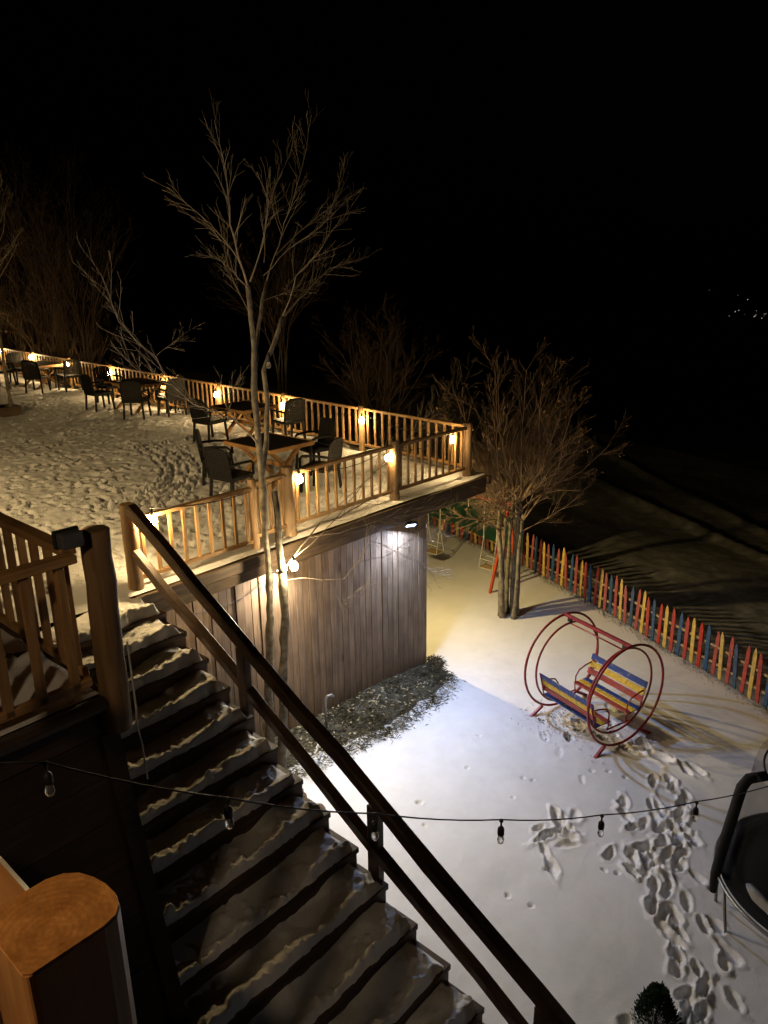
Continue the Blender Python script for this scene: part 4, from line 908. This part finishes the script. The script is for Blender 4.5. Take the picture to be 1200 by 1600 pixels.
# ------------------------------------------------------------------ the balcony the view is taken from, with an added lantern out of view
bal = thing('balcony', 'varnished orange balcony corner post with rail, close to the added lantern', 'balcony')
pp = [(-.085, -.075), (-.075, -.085), (.045, -.085), (.072, -.078), (.088, -.06), (.096, -.035), (.096, 0), (.09, .03), (.078, .06), (.058, .08), (.03, .09), (-.075, .09), (-.085, .08)]
po = MB().prism(pp, 'z', -1.05, 0).build('post', M['varnish'], bal, bevel=.005, loc=(.385, 1.105, 6.475))
mt, n, b = newmat('varnished_end_grain'); tcn = N(n, 'ShaderNodeTexCoord'); mpn = N(n, 'ShaderNodeMapping'); mpn.inputs['Location'].default_value = (.02, .03, 0); n.links.new(tcn.outputs['Object'], mpn.inputs[0])
wv = N(n, 'ShaderNodeTexWave', wave_type='RINGS', rings_direction='Z'); wv.inputs['Scale'].default_value = 26; wv.inputs['Distortion'].default_value = 3; wv.inputs['Detail'].default_value = 4; wv.inputs['Detail Scale'].default_value = 2.5; n.links.new(mpn.outputs[0], wv.inputs[0])
nz = N(n, 'ShaderNodeTexNoise'); nz.inputs['Scale'].default_value = 16; nz.inputs['Detail'].default_value = 9; nz.inputs['Roughness'].default_value = .75; n.links.new(tcn.outputs['Object'], nz.inputs['Vector'])
r1_ = ramp(n, [(0, (.40, .175, .045)), (1, (.45, .205, .055))]); n.links.new(wv.outputs[0], r1_.inputs[0])
r2_ = ramp(n, [(.34, (.55, .5, .45)), (.55, (1, 1, 1)), (.70, (1.5, 1.6, 1.7))]); n.links.new(nz.outputs[0], r2_.inputs[0])
mxn = N(n, 'ShaderNodeMix', data_type='RGBA', blend_type='MULTIPLY'); mxn.inputs[0].default_value = 1; n.links.new(r1_.outputs[0], mxn.inputs[6]); n.links.new(r2_.outputs[0], mxn.inputs[7]); n.links.new(mxn.outputs[2], b.inputs['Base Color'])
b.inputs['Roughness'].default_value = .32; bpn = N(n, 'ShaderNodeBump'); bpn.inputs['Strength'].default_value = .5; bpn.inputs['Distance'].default_value = .004; n.links.new(nz.outputs[0], bpn.inputs['Height']); n.links.new(bpn.outputs[0], b.inputs['Normal'])
MB().prism([(x_*.985, y_*.985) for x_, y_ in pp], 'z', -.004, .0012).build('end_grain', mt, po)
MB().box((.345, 2.2, 6.40), (.10, 2.02, .13)).build('rail', M['varnish_y'], bal, bevel=.012)
MB().box((-.7, 1.3, 5.36), (2.3, 4.4, .12)).build('floor', M['beam_y'], bal)
for k in range(8): link('baluster', baluster(.85, .05, .04), bal, (.345, 1.45+.22*k, 5.42))
hw = thing('house_wall', 'log wall of the house carrying the added lantern', 'wall', (-1.75, 1, 0))
for k in range(30): MB().tube([(0, -4, .17+.31*k), (0, 4, .17+.31*k)], .165, 10).build('log', M['house'], hw, smooth=True)
wl = thing('added_lantern', 'added unseen lantern on the log wall, lighting the balcony and stairs', 'lantern', (-1.35, 1.75, 8.15))  # lamp added out of view to warm the post and stairs
MB().box((-.12, 0, .05), (.14, .06, .06)).build('arm', M['black'], wl)
MB().lathe([(.02, .16), (.11, .10), (.12, .085), (.02, .085)], sides=12).build('cap', M['black'], wl)
LR = .07
link('globe', MB().lathe([(.02, .08), (.055, .06), (.07, .02), (.068, -.02), (.05, -.055), (.01, -.07)], sides=14).mesh('globe', emit_w('added_lantern_globe', C_ADDED_LANT, ADDED_LANTERN_W, LR), smooth=True), wl)

yl = thing('yard_fill_lamp', 'added unseen fill lamp on a pole, lighting the lower yard', 'lamp', (6.6, -1.6, 0))  # fill light added out of view for the lower yard snow
MB().tube([(0, 0, -.1), (0, 0, 3.9)], [.05, .035], 10).build('pole', M['black'], yl, smooth=True)
MB().lathe([(.02, 4.16), (.16, 4.08), (.17, 4.06), (.03, 4.06)], sides=14).build('shade', M['black'], yl)
link('globe', MB().lathe([(.03, 3.9), (.075, 3.93), (.09, 3.98), (.075, 4.03), (.03, 4.055)], sides=14).mesh('globe', emit_w('yard_fill_globe', (.92, .94, 1), YARD_FILL_W, .09), smooth=True), yl)

tl = thing('added_terrace_flood', 'added unseen pole floodlight on the house side, lighting the terrace snow', 'floodlight', (-.6, 11.5, 2.6))  # light and pole added out of view to brighten the terrace
MB().tube([(0, 0, -.2), (0, 0, 4.1)], [.06, .045], 10).build('pole', M['black'], tl, smooth=True)
fd = Vector((7.2, 3.2, -2.6)).normalized(); hd = MB().box((0, 0, .05), (.34, .26, .08)).build('housing', M['black'], tl, bevel=.01, loc=(.10, 0, 4.1))
hd.rotation_mode = 'QUATERNION'; hd.rotation_quaternion = fd.to_track_quat('-Z', 'Y')
MB().box((0, 0, .004), (.30, .22, .008)).build('lens', emit('terrace_lens', C_BULB, 20), hd)
l_ = bpy.data.lights.new('terrace_fill', 'SPOT'); l_.energy = TERRACE_FILL_W; l_.color = C_BULB; l_.spot_size = R(150); l_.spot_blend = .8; l_.shadow_soft_size = .12
lo = link('lamp_light', l_, hd, (0, 0, -.14))
